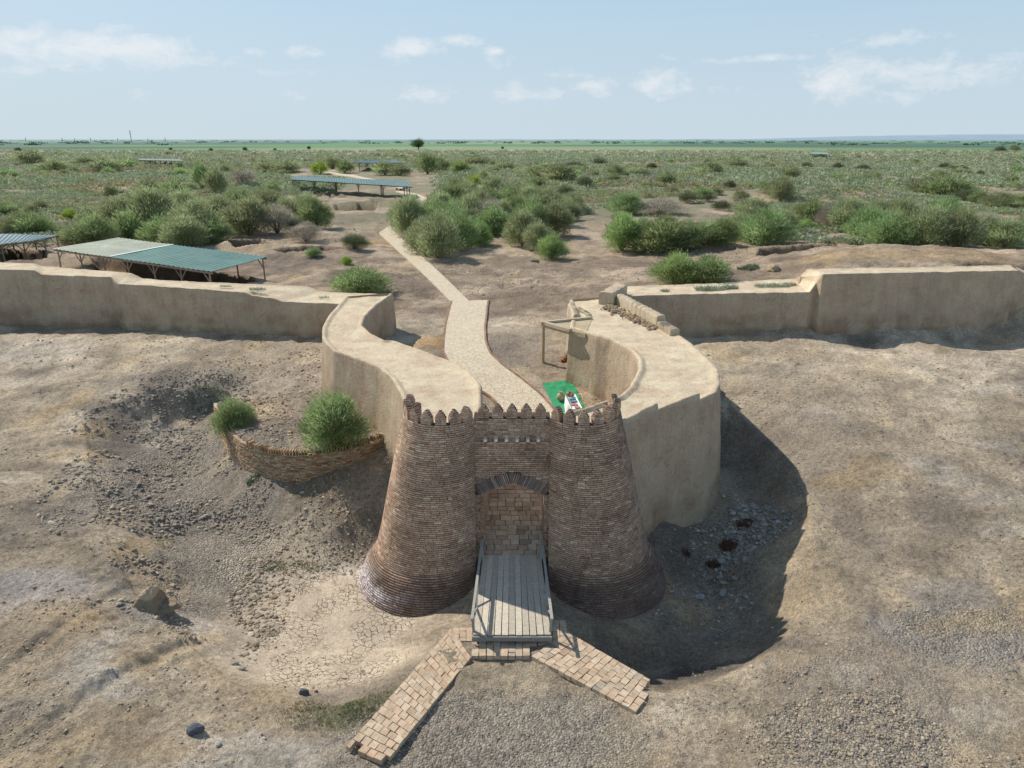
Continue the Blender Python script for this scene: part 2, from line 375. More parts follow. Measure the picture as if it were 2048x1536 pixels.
# pits: polygon in photo points at a height, depth
PITS = [([(665,407),(757,404),(752,418),(672,419)], 2.8, 1.6), ([(735,393),(822,400),(822,408),(745,403)], 2.8, 1.2),
        ([(590,378),(655,383),(700,388),(700,392),(590,384)], 2.8, 1.0),
        ([(1520,502),(1668,499),(1690,512),(1508,520)], 3.6, 1.0), ([(1510,520),(1690,515),(1640,540),(1560,545)], 4.0, .5),
        ([(180,520),(500,556),(520,575),(200,560)], 2.6, .9), ([(0,505),(90,508),(100,525),(0,530)], 2.9, 1.2),
        ([(440,485),(520,480),(555,490),(470,497)], 2.8, 1.1), ([(545,502),(650,497),(690,506),(570,514)], 2.8, .9),
        ([(875,375),(1000,370),(1000,378),(880,384)], 2.8, 1.2), ([(1380,448),(1500,446),(1500,452),(1390,452)], 3., 1.2)]
PITW = [([P2(a, b, z) for a, b in pl], d) for pl, z, d in PITS]
MOUNDS = [(700,390,2.6,16,-.55),(1050,385,2.8,9,1.8),(1190,345,2.8,16,1.8),(1740,400,3,14,1.5),(1640,395,3,18,1.2),(1100,350,2.8,10,1.6),(1430,500,3.,2.2,.7),(1400,495,3,2,.6),
          (480,492,2.8,2.5,.5),(1880,435,3,9,1.1),(760,340,2.8,14,1.8),(330,340,2.8,14,1.4),(1500,395,3,12,1.2),(1745,520,5.,2.5,.35),(960,395,2.8,6,.9)]
MW = [(*P2(a, b, z), r, h) for a, b, z, r, h in MOUNDS]
PATH_L = [(1004,822,1.35),(985,800,1.5),(965,786,1.6),(925,760,1.85),(898,730,2.1),(886,705,2.3),(887,680,2.45),(892,645,2.55),(903,606,2.65)]
PATH_R = [(1115,830,1.35),(1085,796,1.55),(1045,762,1.8),(1005,735,2.05),(980,710,2.25),(971,684,2.4),(970,655,2.55),(976,606,2.65),(977,602,2.65)]
PATH_C = [P2((a[0]+b[0])/2, (a[1]+b[1])/2, a[2]) for a, b in zip(PATH_L, PATH_R)]
P2C = [P2(920,604,2.7), P2(773,463,2.8)]; P3C = [P2(773,463,2.8), P2(812,440,2.85), P2(850,425,2.85), P2(868,405,2.85), P2(800,381,2.85)]
P4C = [P2(800,376,2.85), P2(780,365,2.85), P2(650,345,2.85)]
CREST_R = [P2(*q) for q in [(1345,1392,.1),(1430,1366,.12),(1520,1330,.15),(1585,1275,.25),(1612,1200,.4),(1622,1100,.7),(1612,1000,1.1),(1585,920,1.5),(1520,850,1.8),(1460,800,2.),(1400,820,2.),(1330,900,1.5),(1220,1040,0),(1130,1100,-.5),(1110,1290,-.3),(1150,1320,-.2)]]
CREST_L = [P2(*q) for q in [(168,828,1.6),(232,798,1.9),(300,778,2.0),(420,768,2.1),(462,800,2.),(445,840,1.9),(470,900,1.),(560,985,.5),(680,1075,0),(745,1130,-.6),(840,1240,-.8),(900,1300,-.2),(760,1390,-.1),(600,1420,-.1),(470,1360,-.1),(360,1265,.1),(270,1190,.4),(215,1080,.8),(185,950,1.2)]]
def H(x, y, fine=True):
    x = np.asarray(x, float); y = np.asarray(y, float)
    h = rbf(x, y)
    r = np.hypot(x*.8, y)
    far = sstep(95, 150, r)
    h = h*(1-far)+far*2.65
    h = np.clip(h, -1.2, 6.2)
    amp = sstep(70, 200, r)
    h = h+amp*(fbm(x/34, y/34, 4, 3)*.6)*(1-sstep(600, 1200, r))
    for mx, my, rr, hh in MW:
        d2 = ((x-mx)**2+((y-my)*1.3)**2)/(rr*rr); h = h+hh*np.exp(-d2*1.2)
    for pl_, dep_, wd_ in ((CREST_R, .55, 1.0), (CREST_L, .16, 1.3)):
        m = (np.abs(x) < 30) & (y > 10) & (y < 45)
        if not m.any(): continue
        xx = np.where(m, x, 99.); yy = np.where(m, y, 99.)
        dd = dist_poly(xx, yy, pl_); ii = in_poly(xx, yy, pl_); tw_ = sstep(3.1, 4.6, np.minimum(np.hypot(xx+2.8, yy-22.4), np.hypot(xx-2.8, yy-22.4)))
        dd2 = dd+.18*fbm(xx/1.3, yy/1.3, 3, 45)
        h = h+np.where(ii, -dep_*sstep(0, wd_, dd2), .10*np.exp(-(dd/.6)**2))*m*tw_
    ins = in_poly(x, y, TERR); h = np.where(ins, np.maximum(h, TZ+.06*fbm(x, y, 2, 9)), h)
    for pl, d in PITW:
        xs = [p[0] for p in pl]; ys = [p[1] for p in pl]
        m = (x > min(xs)-3) & (x < max(xs)+3) & (y > min(ys)-3) & (y < max(ys)+3)
        if not m.any(): continue
        xx = np.where(m, x, 0); yy = np.where(m, y, 0)
        dd = dist_poly(xx, yy, pl)+.25*fbm(xx/1.5, yy/1.5, 2, 31); w = np.where(in_poly(xx, yy, pl), sstep(0, .7, dd), 0)*m
        rim = np.where(~in_poly(xx, yy, pl), np.exp(-(dd/1.2)**2), 0)*m
        h = h-w*d+rim*.25
    if fine:
        dp = np.minimum(dist_poly(x, y, PATH_C, False)-1.2, dist_poly(x, y, P2C+P3C[1:], False)-1.2)
        sm = sstep(0, 1.5, dp)
        flat = sstep(-.35, -.75, h)*(1-sstep(30, 35, y))          # moat floor is smooth mud
        a = (.25+.75*sm)*(1-.92*flat)
        ridg = 1-np.abs(fbm(x/2.6, y/2.6, 4, 11))*2
        slope_rough = sstep(-.8, 0, h)*(1-sstep(1.3, 2.0, h))*(1-sstep(-3, 2, x))*sstep(20, 22, y)   # eroded bank left of the gate
        h = h+a*(.15*fbm(x/2.2, y/2.2, 4, 5)+.085*fbm(x/.55, y/.55, 3, 6)+.045*fbm(x/.2, y/.2, 2, 8))+slope_rough*.16*ridg
        # wheel tracks lower left
        for c0, c1 in (((-15.5, 8), (-9.5, 17.5)), ((-16.9, 8), (-12.2, 19.5))):
            dd = dist_poly(x, y, [c0, ((c0[0]+c1[0])/2+.6, (c0[1]+c1[1])/2), c1], False); h = h-.09*np.exp(-(dd/.2)**2)+.04*np.exp(-((dd-.38)/.15)**2)
        sc = fbm(x/9, y/9, 3, 41)
        bk = sstep(44, 56, y)*sm*(1-sstep(160, 260, y))
        h = h+.30*sstep(45, 60, y)*fbm(x/6, y/6, 4, 21)*sm+bk*(.16*(.5-np.abs(fbm(x/3., y/3., 3, 22)))+.10*fbm(x/1.1, y/1.1, 3, 23))
        cor = (np.abs(x) < 1.4) & (y > 20.9) & (y < 30.2); h = np.where(cor, np.minimum(h, .27+(y-21.45)*.125-.12), h)
    return h
def hz(x, y, fine=True): return float(H(np.array([x]), np.array([y]), fine)[0])
def G(px, py, z0=2.8):
    z = z0
    for _ in range(12):
        p = P(px, py, z); z = .5*z+.5*hz(p[0], p[1])
    return P(px, py, z)

# grid
rows = [3.0]
while rows[-1] < 120: rows.append(rows[-1]+max(.055, rows[-1]*.0036))
while rows[-1] < 30000: rows.append(rows[-1]*1.016)
ys = np.array(rows); nx = 900
u = np.linspace(-1, 1, nx)
YY = np.repeat(ys[:, None], nx, 1); XX = u[None]*(YY*.86+14)
HH = H(XX, YY)
HH = np.where(YY > 1500, 2.8, HH)
# ---- colour of the soil
def mixc(c, col, w): return c*(1-w[..., None])+np.array(col)*w[..., None]
tan = np.array((.375, .312, .232))
C = np.ones(YY.shape+(3,))*tan
n_a = fbm(XX/5, YY/5, 5, 51); n_b = fbm(XX/3, YY/3, 5, 52); n_c = fbm(XX/1.3, YY/1.3, 4, 53); n_d = fbm(XX/11, YY/11, 4, 54)
C = mixc(C, (.30, .25, .195), sstep(.0, .45, n_a))            # grey brown
C = mixc(C, (.43, .335, .205), sstep(.12, .5, n_b)*.6)         # ochre
C = mixc(C, (.50, .43, .335), sstep(.05, .45, -n_a)*.8)          # pale
C = mixc(C, (.20, .165, .135), sstep(.1, .5, -n_b)*.65)
def splat(px, py, z, rx, ry, colr, w=1., nz=.5):
    global C
    cx, cy = P2(px, py, z); m = (np.abs(XX-cx) < rx*2.2) & (np.abs(YY-cy) < ry*2.2)
    d = np.hypot((XX-cx)/rx, (YY-cy)/ry)+nz*n_c+nz*.5*n_b
    C = mixc(C, colr, np.where(m, sstep(1.05, .55, d)*w, 0))
GRV = (.215, .185, .155); SALT = (.52, .475, .41); FLAT = (.375, .315, .24)
splat(650,1230,-.9,4.2,3.6,FLAT,.9,.3); splat(540,1130,-.7,3,3,FLAT,.8,.3); splat(650,1340,-.7,4,1.6,FLAT,.8,.3)
splat(320,960,.2,3.2,6.5,GRV,.85); splat(280,880,.8,3,3,GRV,.8); splat(430,1110,-.6,2.6,5,(.25,.225,.19),.8); splat(380,800,1.4,3.6,1.4,(.18,.16,.14),.6,.9); splat(250,830,1.4,3.,1.2,(.19,.17,.145),.6,.9)
splat(390,1180,-.8,2.5,2.5,(.25,.22,.18),.7)
splat(700,1105,-.6,1.6,1.3,SALT,.8); splat(50,1200,.8,3.,1.5,(.46,.43,.41),.6,.9); splat(215,1290,.4,1.3,1.6,(.45,.41,.36),.5,.9); splat(320,865,.6,1.5,1.3,(.50,.44,.36),.8)
splat(380,1240,-.3,1.6,.9,(.5,.46,.42),.6); splat(180,1380,.4,1.6,1.3,(.48,.44,.38),.6); splat(500,1500,0,2.4,1.3,(.46,.43,.39),.6); splat(60,700,2.5,4,2.5,(.52,.46,.38),.7)
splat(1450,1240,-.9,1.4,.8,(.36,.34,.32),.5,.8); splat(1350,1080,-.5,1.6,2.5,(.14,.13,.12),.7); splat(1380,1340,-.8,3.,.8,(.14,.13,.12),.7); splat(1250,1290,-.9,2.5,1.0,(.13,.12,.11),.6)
splat(1590,1150,.4,1.2,2.8,(.47,.38,.26),.9,.25); splat(1610,1050,.8,1.0,2.8,(.46,.375,.26),.8,.25); splat(1500,1330,.1,2.4,.7,(.45,.36,.25),.8,.25)
for a in ((1850,940,1.5,1.6,.7),(1965,900,1.7,1.8,.6),(1905,965,1.5,1.2,.5),(1980,1005,1.3,1.4,.7),(2020,1070,1.2,1.1,.6),(1480,1340,.1,1.1,.5),(1700,1350,.4,1.3,.8),(1780,1260,.6,1.2,.6),(1620,1460,.2,.9,.6),(1980,780,2.2,3,.8),(1650,830,1.9,2,1),(1950,1430,.5,1.6,.9)):
    splat(a[0],a[1],a[2],a[3]*.8,a[4]*.8,SALT,.42,1.1)
splat(1760,1480,.3,3.2,1.5,(.23,.215,.195),.75); splat(1960,1270,.8,3,1.6,(.27,.255,.24),.75); splat(1900,1190,.9,2,1,(.27,.25,.23),.6)
splat(1000,1470,0,4.2,1.7,(.34,.305,.25),.6,.3); splat(1000,1350,0,2.6,1.1,(.40,.33,.23),.7,.3)
splat(1750,950,1.5,1.8,.9,(.42,.32,.19),.5,1.); splat(2000,1240,.9,2.5,.7,(.48,.34,.16),.6); splat(110,1250,.7,2,1.5,(.44,.31,.16),.5)
for q in ((240,860,1.1),(280,920,.5),(320,990,.1),(365,1060,-.2),(410,1130,-.5),(450,1200,-.8),(490,1270,-.9)): splat(*q, 1.5, 1.5, (.19,.17,.145), .6, .7)
for q in ((180,850,1.6),(185,900,1.4),(205,960,1.2),(235,1020,1.),(265,1080,.8),(300,1120,.6),(340,1150,.3),(100,820,1.9),(170,790,1.9)): splat(*q, .7, 1.3, (.43,.32,.19), .6, .4)
for q in ((110,1480,.1),(200,1430,.2),(60,1390,.4),(330,1500,.1)): splat(*q, 1.6, .5, (.40,.31,.2), .5, .5)
splat(650,1430,-.2,1.7,.6,(.19,.20,.10),.7,.8); splat(740,1410,-.15,.9,.6,(.19,.20,.10),.7,.8)
splat(650,1050,.1,3.6,1.3,(.20,.165,.125),.75); splat(720,985,.6,2.4,1.2,(.22,.18,.135),.7); splat(560,760,2.2,6,3,(.27,.235,.20),.6)
splat(860,690,2.3,1.6,1.8,(.42,.27,.13),.75); splat(835,650,2.4,3,3,(.48,.42,.32),.5); splat(1650,730,2.5,8,2.,(.40,.345,.265),.5); splat(1060,600,2.7,9,5,(.29,.24,.185),.7); splat(1060,530,2.8,12,8,(.27,.225,.175),.7)
splat(1200,770,1.8,3,3,(.42,.33,.22),.6); splat(1850,525,5.6,9,3.5,(.45,.35,.22),.8); splat(1640,540,5,2.5,2.2,(.47,.36,.22),.8); splat(1580,480,3.6,8,4,(.36,.28,.2),.7)
splat(760,488,2.8,5,2.2,(.40,.24,.12),.6); splat(800,570,2.8,6,5,(.25,.205,.165),.6); splat(560,530,2.8,10,5,(.235,.195,.16),.7); splat(660,440,2.8,9,9,(.25,.205,.165),.7); splat(900,350,2.8,28,18,(.30,.24,.19),.8)
# plain: green ground between the bushes, farther on fields
rr = np.hypot(XX*.6, YY); veg = sstep(75, 130, rr)*sstep(-.35, .15, fbm(XX/9, YY/9, 4, 71)+.25*sstep(150, 400, rr))
C = mixc(C, (.20, .215, .145), veg*.85)
pinkish = sstep(.1, .4, fbm(XX/40, YY/14, 3, 73))*sstep(140, 260, rr); C = mixc(C, (.30, .235, .18), pinkish*.6)
C = mixc(C, (.22, .20, .13), sstep(380, 520, rr+60*fbm(XX/80, YY/60, 2, 77))*.5)
fld = sstep(780, 840, YY+60*fbm(XX/150, YY/900, 2, 75)); 
strip = 1.5*fbm(XX/700, YY/(12+YY*.05), 3, 76)
fc = np.zeros_like(C)+np.array((.10, .21, .07)); fc = mixc(fc, (.14, .22, .10), sstep(.0, .3, strip)); fc = mixc(fc, (.05, .10, .05), sstep(.2, .5, -strip)); fc = mixc(fc, (.22, .26, .13), sstep(.35, .5, strip))
C = C*(1-fld[..., None])+fc*.72*fld[..., None]
C = mixc(C, (.05, .11, .06), sstep(2200, 3200, YY)*.6)
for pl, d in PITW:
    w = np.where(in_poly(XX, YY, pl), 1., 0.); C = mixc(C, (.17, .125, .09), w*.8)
rill = sstep(.86, .97, 1-np.abs(fbm(XX/1.9, YY/1.9, 4, 95)))*(YY < 60); C = mixc(C, (.20, .16, .12), rill*.35)
C = C*(1+(.34*n_c+.18*n_b)*(YY < 80))[..., None]
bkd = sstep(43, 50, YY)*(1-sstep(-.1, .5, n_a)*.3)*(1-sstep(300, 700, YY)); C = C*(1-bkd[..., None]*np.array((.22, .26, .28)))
CR_in = in_poly(np.where(YY < 40, XX, 99.), YY, CREST_R)*sstep(.2, 1.8, dist_poly(np.where(YY < 40, XX, 99.), YY, CREST_R)); C = C*(1-.18*CR_in[..., None])  # ditch soil painted darker to deepen the shadow lying there
mask = np.zeros(YY.shape+(3,))
mask[..., 0] = 0
for q in ((650,1230,-1.2,4.0,3.0),(560,1130,-1.,2.4,2.2),(640,1330,-1.,3.6,1.5)):
    qx, qy = P2(*q[:3]); mask[..., 0] = np.maximum(mask[..., 0], sstep(1.1, .7, np.hypot((XX-qx)/q[3], (YY-qy)/q[4])+.25*n_c))
def msk(px, py, z, rx, ry, w=1.):
    cx, cy = P2(px, py, z); d = np.hypot((XX-cx)/rx, (YY-cy)/ry)+.35*n_c; mask[..., 1] = np.maximum(mask[..., 1], sstep(1.05, .6, d)*w)
msk(1000,1480,0,4.4,2.0,.8); msk(320,960,.2,3.0,6.,.8); msk(430,1110,-.6,2.2,4.5,.7); msk(1760,1480,.3,3.,1.4,.9); msk(1960,1270,.8,3,1.6,.7); msk(1450,1120,-.6,1.5,3,.6)
mask[..., 1] = np.maximum(mask[..., 1], .35*sstep(.1, .4, n_a)*(YY < 45)*(1-mask[..., 0]))
idx = np.arange(len(ys)*nx).reshape(len(ys), nx)
FQ = np.stack([idx[:-1, :-1], idx[:-1, 1:], idx[1:, 1:], idx[1:, :-1]], -1).reshape(-1, 4)
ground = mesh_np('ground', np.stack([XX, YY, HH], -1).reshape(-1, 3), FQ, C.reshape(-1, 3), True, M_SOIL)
a = ground.data.color_attributes.new('mask', 'FLOAT_COLOR', 'POINT')
mk = np.ones((XX.size, 4), np.float32); mk[:, :3] = mask.reshape(-1, 3); a.data.foreach_set('color', mk.ravel())
tag(ground, kind='structure')

# ------------------------------------------------------------------ mud walls
def resample(pl, n):
    pl = np.array(pl, float); d = np.r_[0, np.cumsum(np.linalg.norm(np.diff(pl, axis=0), axis=1))]
    t = np.linspace(0, d[-1], n); return np.stack([np.interp(t, d, pl[:, k]) for k in range(pl.shape[1])], 1)
def smooth_pl(p, it=2):
    p = p.copy()
    for _ in range(it): p[1:-1] = (p[:-2]+2*p[1:-1]+p[2:])/4
    return p
def mud_wall(name, O, I, n, zb=-1.6, lip_o=.10, lip_i=.10, lw=.22, lipf=None, bat=.09, sm=2, label='', parent=None, damp=2.6, base_dark=.62, zbi=None):
    """O and I: outer and inner top edges (x, y, z); a battered wall with a flat walk and low rounded lips"""
    O = smooth_pl(resample(O, n), sm); I = smooth_pl(resample(I, n), sm)
    ring = []
    K = I-O; Wd = np.linalg.norm(K[:, :2], axis=1); nrm = K[:, :2]/Wd[:, None]
    secs = []
    nh = 26
    for k in range(nh+1):      # outer face going up
        t = k/nh; z = (zb*(1-t)+O[:, 2]*t); off = -(O[:, 2]-z)*bat
        off = off-.22*np.exp(-((z-(damp-.05))/.35)**2)*0
        secs.append((O[:, 0]+nrm[:, 0]*off, O[:, 1]+nrm[:, 1]*off, z))
    def top(f, dz, zref):
        return (O[:, 0]+nrm[:, 0]*f, O[:, 1]+nrm[:, 1]*f, zref+dz)
    if lipf is not None: lip_o = lipf(O)
    secs.append(top(.02, lip_o*.9, O[:, 2])); secs.append(top(lw*.5, lip_o, O[:, 2])); secs.append(top(lw*.85, lip_o*.7, O[:, 2])); secs.append(top(lw*1.15, 0., O[:, 2]))
    nt_ = 26
    for k in range(1, nt_):
        t = k/nt_; f = lw*1.15+(Wd-2.3*lw)*t
        secs.append(top(f, -.02, O[:, 2]*(1-t)+I[:, 2]*t))
    secs.append(top(Wd-lw*1.15, 0, I[:, 2])); secs.append(top(Wd-lw*.85, lip_i*.7, I[:, 2])); secs.append(top(Wd-lw*.5, lip_i, I[:, 2])); secs.append(top(Wd-.05, lip_i*.75, I[:, 2]))
    zi = zb if zbi is None else zbi
    for k in range(nh+1):
        t = 1-k/nh; z = zi*(1-t)+I[:, 2]*t; off = Wd+(I[:, 2]-z)*bat*.5
        secs.append((O[:, 0]+nrm[:, 0]*off, O[:, 1]+nrm[:, 1]*off, z))
    V = np.stack([np.stack(s, -1) for s in secs], 1)          # n, m, 3
    m = V.shape[1]
    # hand-plastered unevenness
    x, y, z = V[..., 0], V[..., 1], V[..., 2]
    sarc = np.arange(n)[:, None]*np.ones((1, m))*.15
    V[..., 2] += .035*fbm(x/.9, y/.9, 4, 61)+.02*fbm(x/.25, y/.25, 2, 65)
    dsp = .035*fbm(sarc/1.2, z/1.2, 4, 62)+.015*fbm(sarc*3, z*3, 3, 63)
    side = np.concatenate([-np.ones(nh+1), np.zeros(m-2*nh-2), np.ones(nh+1)])
    V[..., 0] += nrm[:, 0:1]*dsp*side; V[..., 1] += nrm[:, 1:2]*dsp*side
    # stains as pigment of the plaster: darker damp band low on the wall, patches
    col = np.ones((n, m, 3))
    gz = H(V[:, 0, 0], V[:, 0, 1], False)[:, None]
    hgt = z-gz
    nn = fbm(sarc/2.2, z/1.0, 4, 66); n2 = fbm(sarc/6, z/2.5, 4, 67)
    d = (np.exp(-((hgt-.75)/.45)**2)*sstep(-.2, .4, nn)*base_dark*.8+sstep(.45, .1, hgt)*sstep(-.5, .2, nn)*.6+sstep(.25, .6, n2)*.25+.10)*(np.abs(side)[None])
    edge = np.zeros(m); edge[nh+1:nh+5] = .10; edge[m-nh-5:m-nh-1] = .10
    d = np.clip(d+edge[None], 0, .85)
    col = col*(1-np.abs(side)[None, :, None]*(1-np.array((.90, .86, .86))))  # shade painted in: upright faces greyer and darker than the tops
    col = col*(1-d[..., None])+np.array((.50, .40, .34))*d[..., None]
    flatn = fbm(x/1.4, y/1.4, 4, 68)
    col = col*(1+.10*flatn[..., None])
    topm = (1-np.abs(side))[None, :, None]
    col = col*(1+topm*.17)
    idx = np.arange(n*m).reshape(n, m)
    Fc = np.stack([idx[:-1, :-1], idx[:-1, 1:], idx[1:, 1:], idx[1:, :-1]], -1).reshape(-1, 4)
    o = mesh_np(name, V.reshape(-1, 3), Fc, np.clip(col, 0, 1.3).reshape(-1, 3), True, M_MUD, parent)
    # end caps
    for s in (0, n-1):
        vv = V[s]; k = m//2
        Vc = np.concatenate([vv]); f = [(j, j+1, m-2-j, m-1-j) for j in range(k-1)]
        cpo = mesh_np('wall_end', Vc, f, np.full((m, 3), .9), False, M_MUD, o)
    return o
AZ = 4.8
def pz(l, z=AZ): return [P(a, b, z) for a, b in l]
LO = [(-3.35, 22.5, AZ)]+pz([(809,810),(797,781),(781,757),(759,739),(724,724),(692,712),(666,704),(655,693),(644,679),(645,657),(657,635),(682,606),(690,596)])
LI = [(-1.28, 21.9, AZ)]+pz([(964,814),(963,772),(945,750),(910,728),(843,702),(790,684),(773,684),(742,668),(725,653),(731,635),(755,611),(786,589)])
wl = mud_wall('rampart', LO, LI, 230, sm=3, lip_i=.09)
tag(wl, 'left curving mud rampart arm with flat pale top running back from the brick gate', 'wall')
def hole_marks(w, px, seed):
    pass
RO = [(3.3, 22.5, AZ)]+pz([(1238,856),(1280,838),(1317,823),(1360,811),(1400,801),(1434,787),(1441,765),(1437,738),(1410,712),(1381,687),(1353,667),(1320,642),(1285,618),(1246,592)])
_a = P2(1317,823,AZ); _b = P2(1400,801,AZ)
def lip_r(O):
    x, y = O[:, 0], O[:, 1]; near = y < P2(1434,787,AZ)[1]+.3
    l = np.full(len(x), .06)
    l = np.where(near & (x < _a[0]), .16+.18*np.clip((x-3.6)/(_a[0]-3.6), 0, 1), l)
    l = np.where(near & (x >= _a[0]) & (x < _b[0]), .06+.26*np.clip((x-_a[0])/(_b[0]-_a[0]), 0, 1), l)
    return l
RI = [(1.28, 21.9, AZ)]+pz([(1098,836),(1120,832),(1165,822),(1210,806),(1234,797),(1256,780),(1276,741),(1276,721),(1259,702),(1220,682),(1190,674),(1171,667),(1139,658),(1142,640),(1141,620),(1139,603)])
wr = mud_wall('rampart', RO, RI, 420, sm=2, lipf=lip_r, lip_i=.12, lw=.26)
tag(wr, 'right bulging mud rampart arm with stepped front parapet beside the brick gate', 'wall')
LR_O = [P(-260,540,6.3),P(0,539,6.2),P(70,541,6.15),P(84,550,5.9),P(150,552,5.85),P(222,554,5.75),P(236,568,5.42),P(300,572,5.4),P(400,579,5.3),P(485,585,5.2),P(500,591,5.0),P(550,598,4.85),P(566,604,4.7),P(640,607,4.68),P(700,609,4.65)]
LR_I = [P(-260,520,6.3),P(0,525,6.2),P(70,527,6.15),P(84,532,5.95),P(150,537,5.85),P(262,546,5.75),P(285,557,5.42),P(320,560,5.4),P(400,564,5.3),P(530,569,5.2),P(575,571,5.1),P(620,574,4.95),P(640,583,4.72),P(700,586,4.7),P(786,589,4.7)]
wlr = mud_wall('rampart', LR_O, LR_I, 420, zb=.8, sm=1, lip_o=.02, lip_i=.02, bat=.05)
tag(wlr, 'long straight mud rampart with stepped top below the cream and green shed', 'wall')
RR_O = [P(1246,593,4.95),P(1300,591,5.05),P(1400,588,5.1),P(1560,586,5.15),P(1619,586,5.15),P(1632,566,5.7),P(1646,549,6.3),P(1750,547,6.3),P(1850,545,6.25),P(1960,543,6.2),P(2036,541,6.1)]
RR_I = [P(1225,575,4.95),P(1300,571,5.05),P(1400,568,5.1),P(1540,560,5.15),P(1590,558,5.25),P(1600,552,5.7),P(1615,538,6.2),P(1740,536,6.3),P(1850,534,6.25),P(1960,532,6.2),P(2020,531,6.1)]
wrr = mud_wall('rampart', RR_O, RR_I, 380, zb=.8, sm=1, lip_o=.02, lip_i=.02, bat=.04)
tag(wrr, 'straight mud rampart on the right rising in one slanted step to a tall block', 'wall')
RE_O = [P(2036,541,6.0), P(2060,552,5.6), P(2200,545,5.6)]; RE_I = [P(2030,532,6.0), P(2090,533,5.6), P(2200,530,5.6)]
we = mud_wall('rampart', RE_O, RE_I, 60, zb=.8, sm=1, lip_o=.02, lip_i=.02, bat=.04)
tag(we, 'darker mud rampart stub at the far right edge beyond the tall block', 'wall')

# mud roof shelf of the guard room on the right arm, carried by a post and beam
def slab(name, poly, z0, z1, mat, parent=None, colv=(1, 1, 1)):
    n = len(poly); V = [(x, y, z0) for x, y in poly]+[(x, y, z1) for x, y in poly]
    Fc = [tuple(range(n-1, -1, -1)), tuple(range(n, 2*n))]+[(i, (i+1) % n, n+(i+1) % n, n+i) for i in range(n)]
    return mesh_py(name, V, Fc, mat, parent, False, np.full((2*n, 3), 1.)*np.array(colv))
pav = empty('mud_roof_shelter', P(1110,655,AZ), label='flat mud roof corner held up by one wooden post beside the right rampart', cat='shelter')
def rel(parent, *objs):
    for o in objs:
        o.parent = parent; o.matrix_parent_inverse = __import__('mathutils').Matrix.Translation(-Vector(parent.location))
rp = [P2(1081,645,AZ), P2(1141,661,AZ), P2(1171,668,AZ), P2(1185,637,AZ)]
o1 = slab('roof', rp, AZ-.22, AZ+.0, M_MUDTOP)
bx = Boxes(); wc = (.42, .33, .20)
bx.bar(P(1081,646,AZ+.04), P(1183,636,AZ+.04), .22, .16, (1, 1, 1)); bx.bar(P(1082,644,AZ+.04), P(1141,661,AZ+.05), .22, .16, (1, 1, 1)); o2 = bx.build('roof_lip', M_MUD)
a_, b_ = P(1084,649,AZ-.30), P(1139,663,AZ-.30); bx = Boxes(); bx.bar(a_, b_, .16, .2, wc); o3 = bx.build('beam', M_WOOD)
pb = P(1087,650,AZ-.4); gz_ = hz(pb[0], pb[1]); v_, f_ = tube([(pb[0], pb[1], gz_-.1), (pb[0]+.01, pb[1], gz_+1), (pb[0], pb[1], AZ-.38)], [.085, .08, .075], 8)
o4 = mesh_py('post', v_, f_, M_WOOD, col=wc)
rel(pav, o1, o2, o3, o4)
# stub wall by the stair opening, low kerb wall with light plank facing, rubble beside it
def lowwall(name, A, B, z0, z1, w, label, cat='wall', mat=M_MUD, parent=None, n=40, colv=1.):
    A = np.array(A[:2]); B = np.array(B[:2]); d = (B-A)/np.linalg.norm(B-A); nn = np.array((-d[1], d[0]))
    prof = [(-w*.5, 0), (-w*.5, .82), (-w*.40, .96), (-w*.2, 1), (w*.2, 1), (w*.40, .96), (w*.5, .82), (w*.5, 0)]
    V = []; 
    for i in range(n):
        p = A+(B-A)*i/(n-1); j = .03*math.sin(i*1.7)+.02*math.sin(i*3.1)
        for a, t in prof: q = p+nn*(a+j*.5); V.append((q[0], q[1], z0+(z1-z0)*t+(j+random.uniform(-.015, .015) if t > .5 else 0)))
    m = len(prof); Fc = [(i*m+k, i*m+k+1, (i+1)*m+k+1, (i+1)*m+k) for i in range(n-1) for k in range(m-1)]+[tuple(range(m)), tuple(range((n-1)*m+m-1, (n-1)*m-1, -1))]
    o = mesh_py(name, V, Fc, mat, parent, False, np.full((len(V), 3), colv))
    if label: tag(o, label, cat)
    return o
lowwall('parapet', P(1322,642,AZ+.3), P(1240,598,AZ+.3), AZ-.05, AZ+.6, .5, 'low mud parapet with pale facing along the back edge of the right rampart', 'parapet')
lowwall('parapet', P(1350,663,AZ+.2), P(1321,645,AZ+.2), AZ-.05, AZ+.32, .5, 'short lower mud parapet block at the end of the rubble strip', 'parapet')
lowwall('stub_wall', P(1142,606,AZ+.2), P(1153,630,AZ+.2), 1.5, AZ+.25, .45, 'narrow mud stub wall beside the opening left of the right rampart top', 'wall')
lowwall('mud_lump', P(1212,603,AZ+.2), P(1240,586,AZ+.2), AZ-.1, AZ+.75, .9, 'rough broken mud lump where the right rampart meets the rear one', 'mud lump', n=14)
# small black stair opening edge
lowwall('kerb', P(1157,619,AZ), P(1180,633,AZ), AZ-.1, AZ+.12, .2, 'thin kerb edging the small opening in the right rampart top', 'kerb')
bx = Boxes(); g0 = P(1131,714,2.5); gzz = hz(g0[0], g0[1])
for k in range(6):
    for j in range(6-k):
        bx.add((g0[0]+.5-j*.13+random.uniform(-.02, .02), g0[1]+random.uniform(-.05, .05), gzz+.06+k*.12), (.12, .02, 0), (-.02, .2, 0), (0, 0, .05), (.30*random.uniform(.7, 1.2), .15, .08))
tag(bx.build('brick_stack', M_BRICK2, None, .008), 'small stepped stack of red bricks under the mud roof shelter', 'bricks')

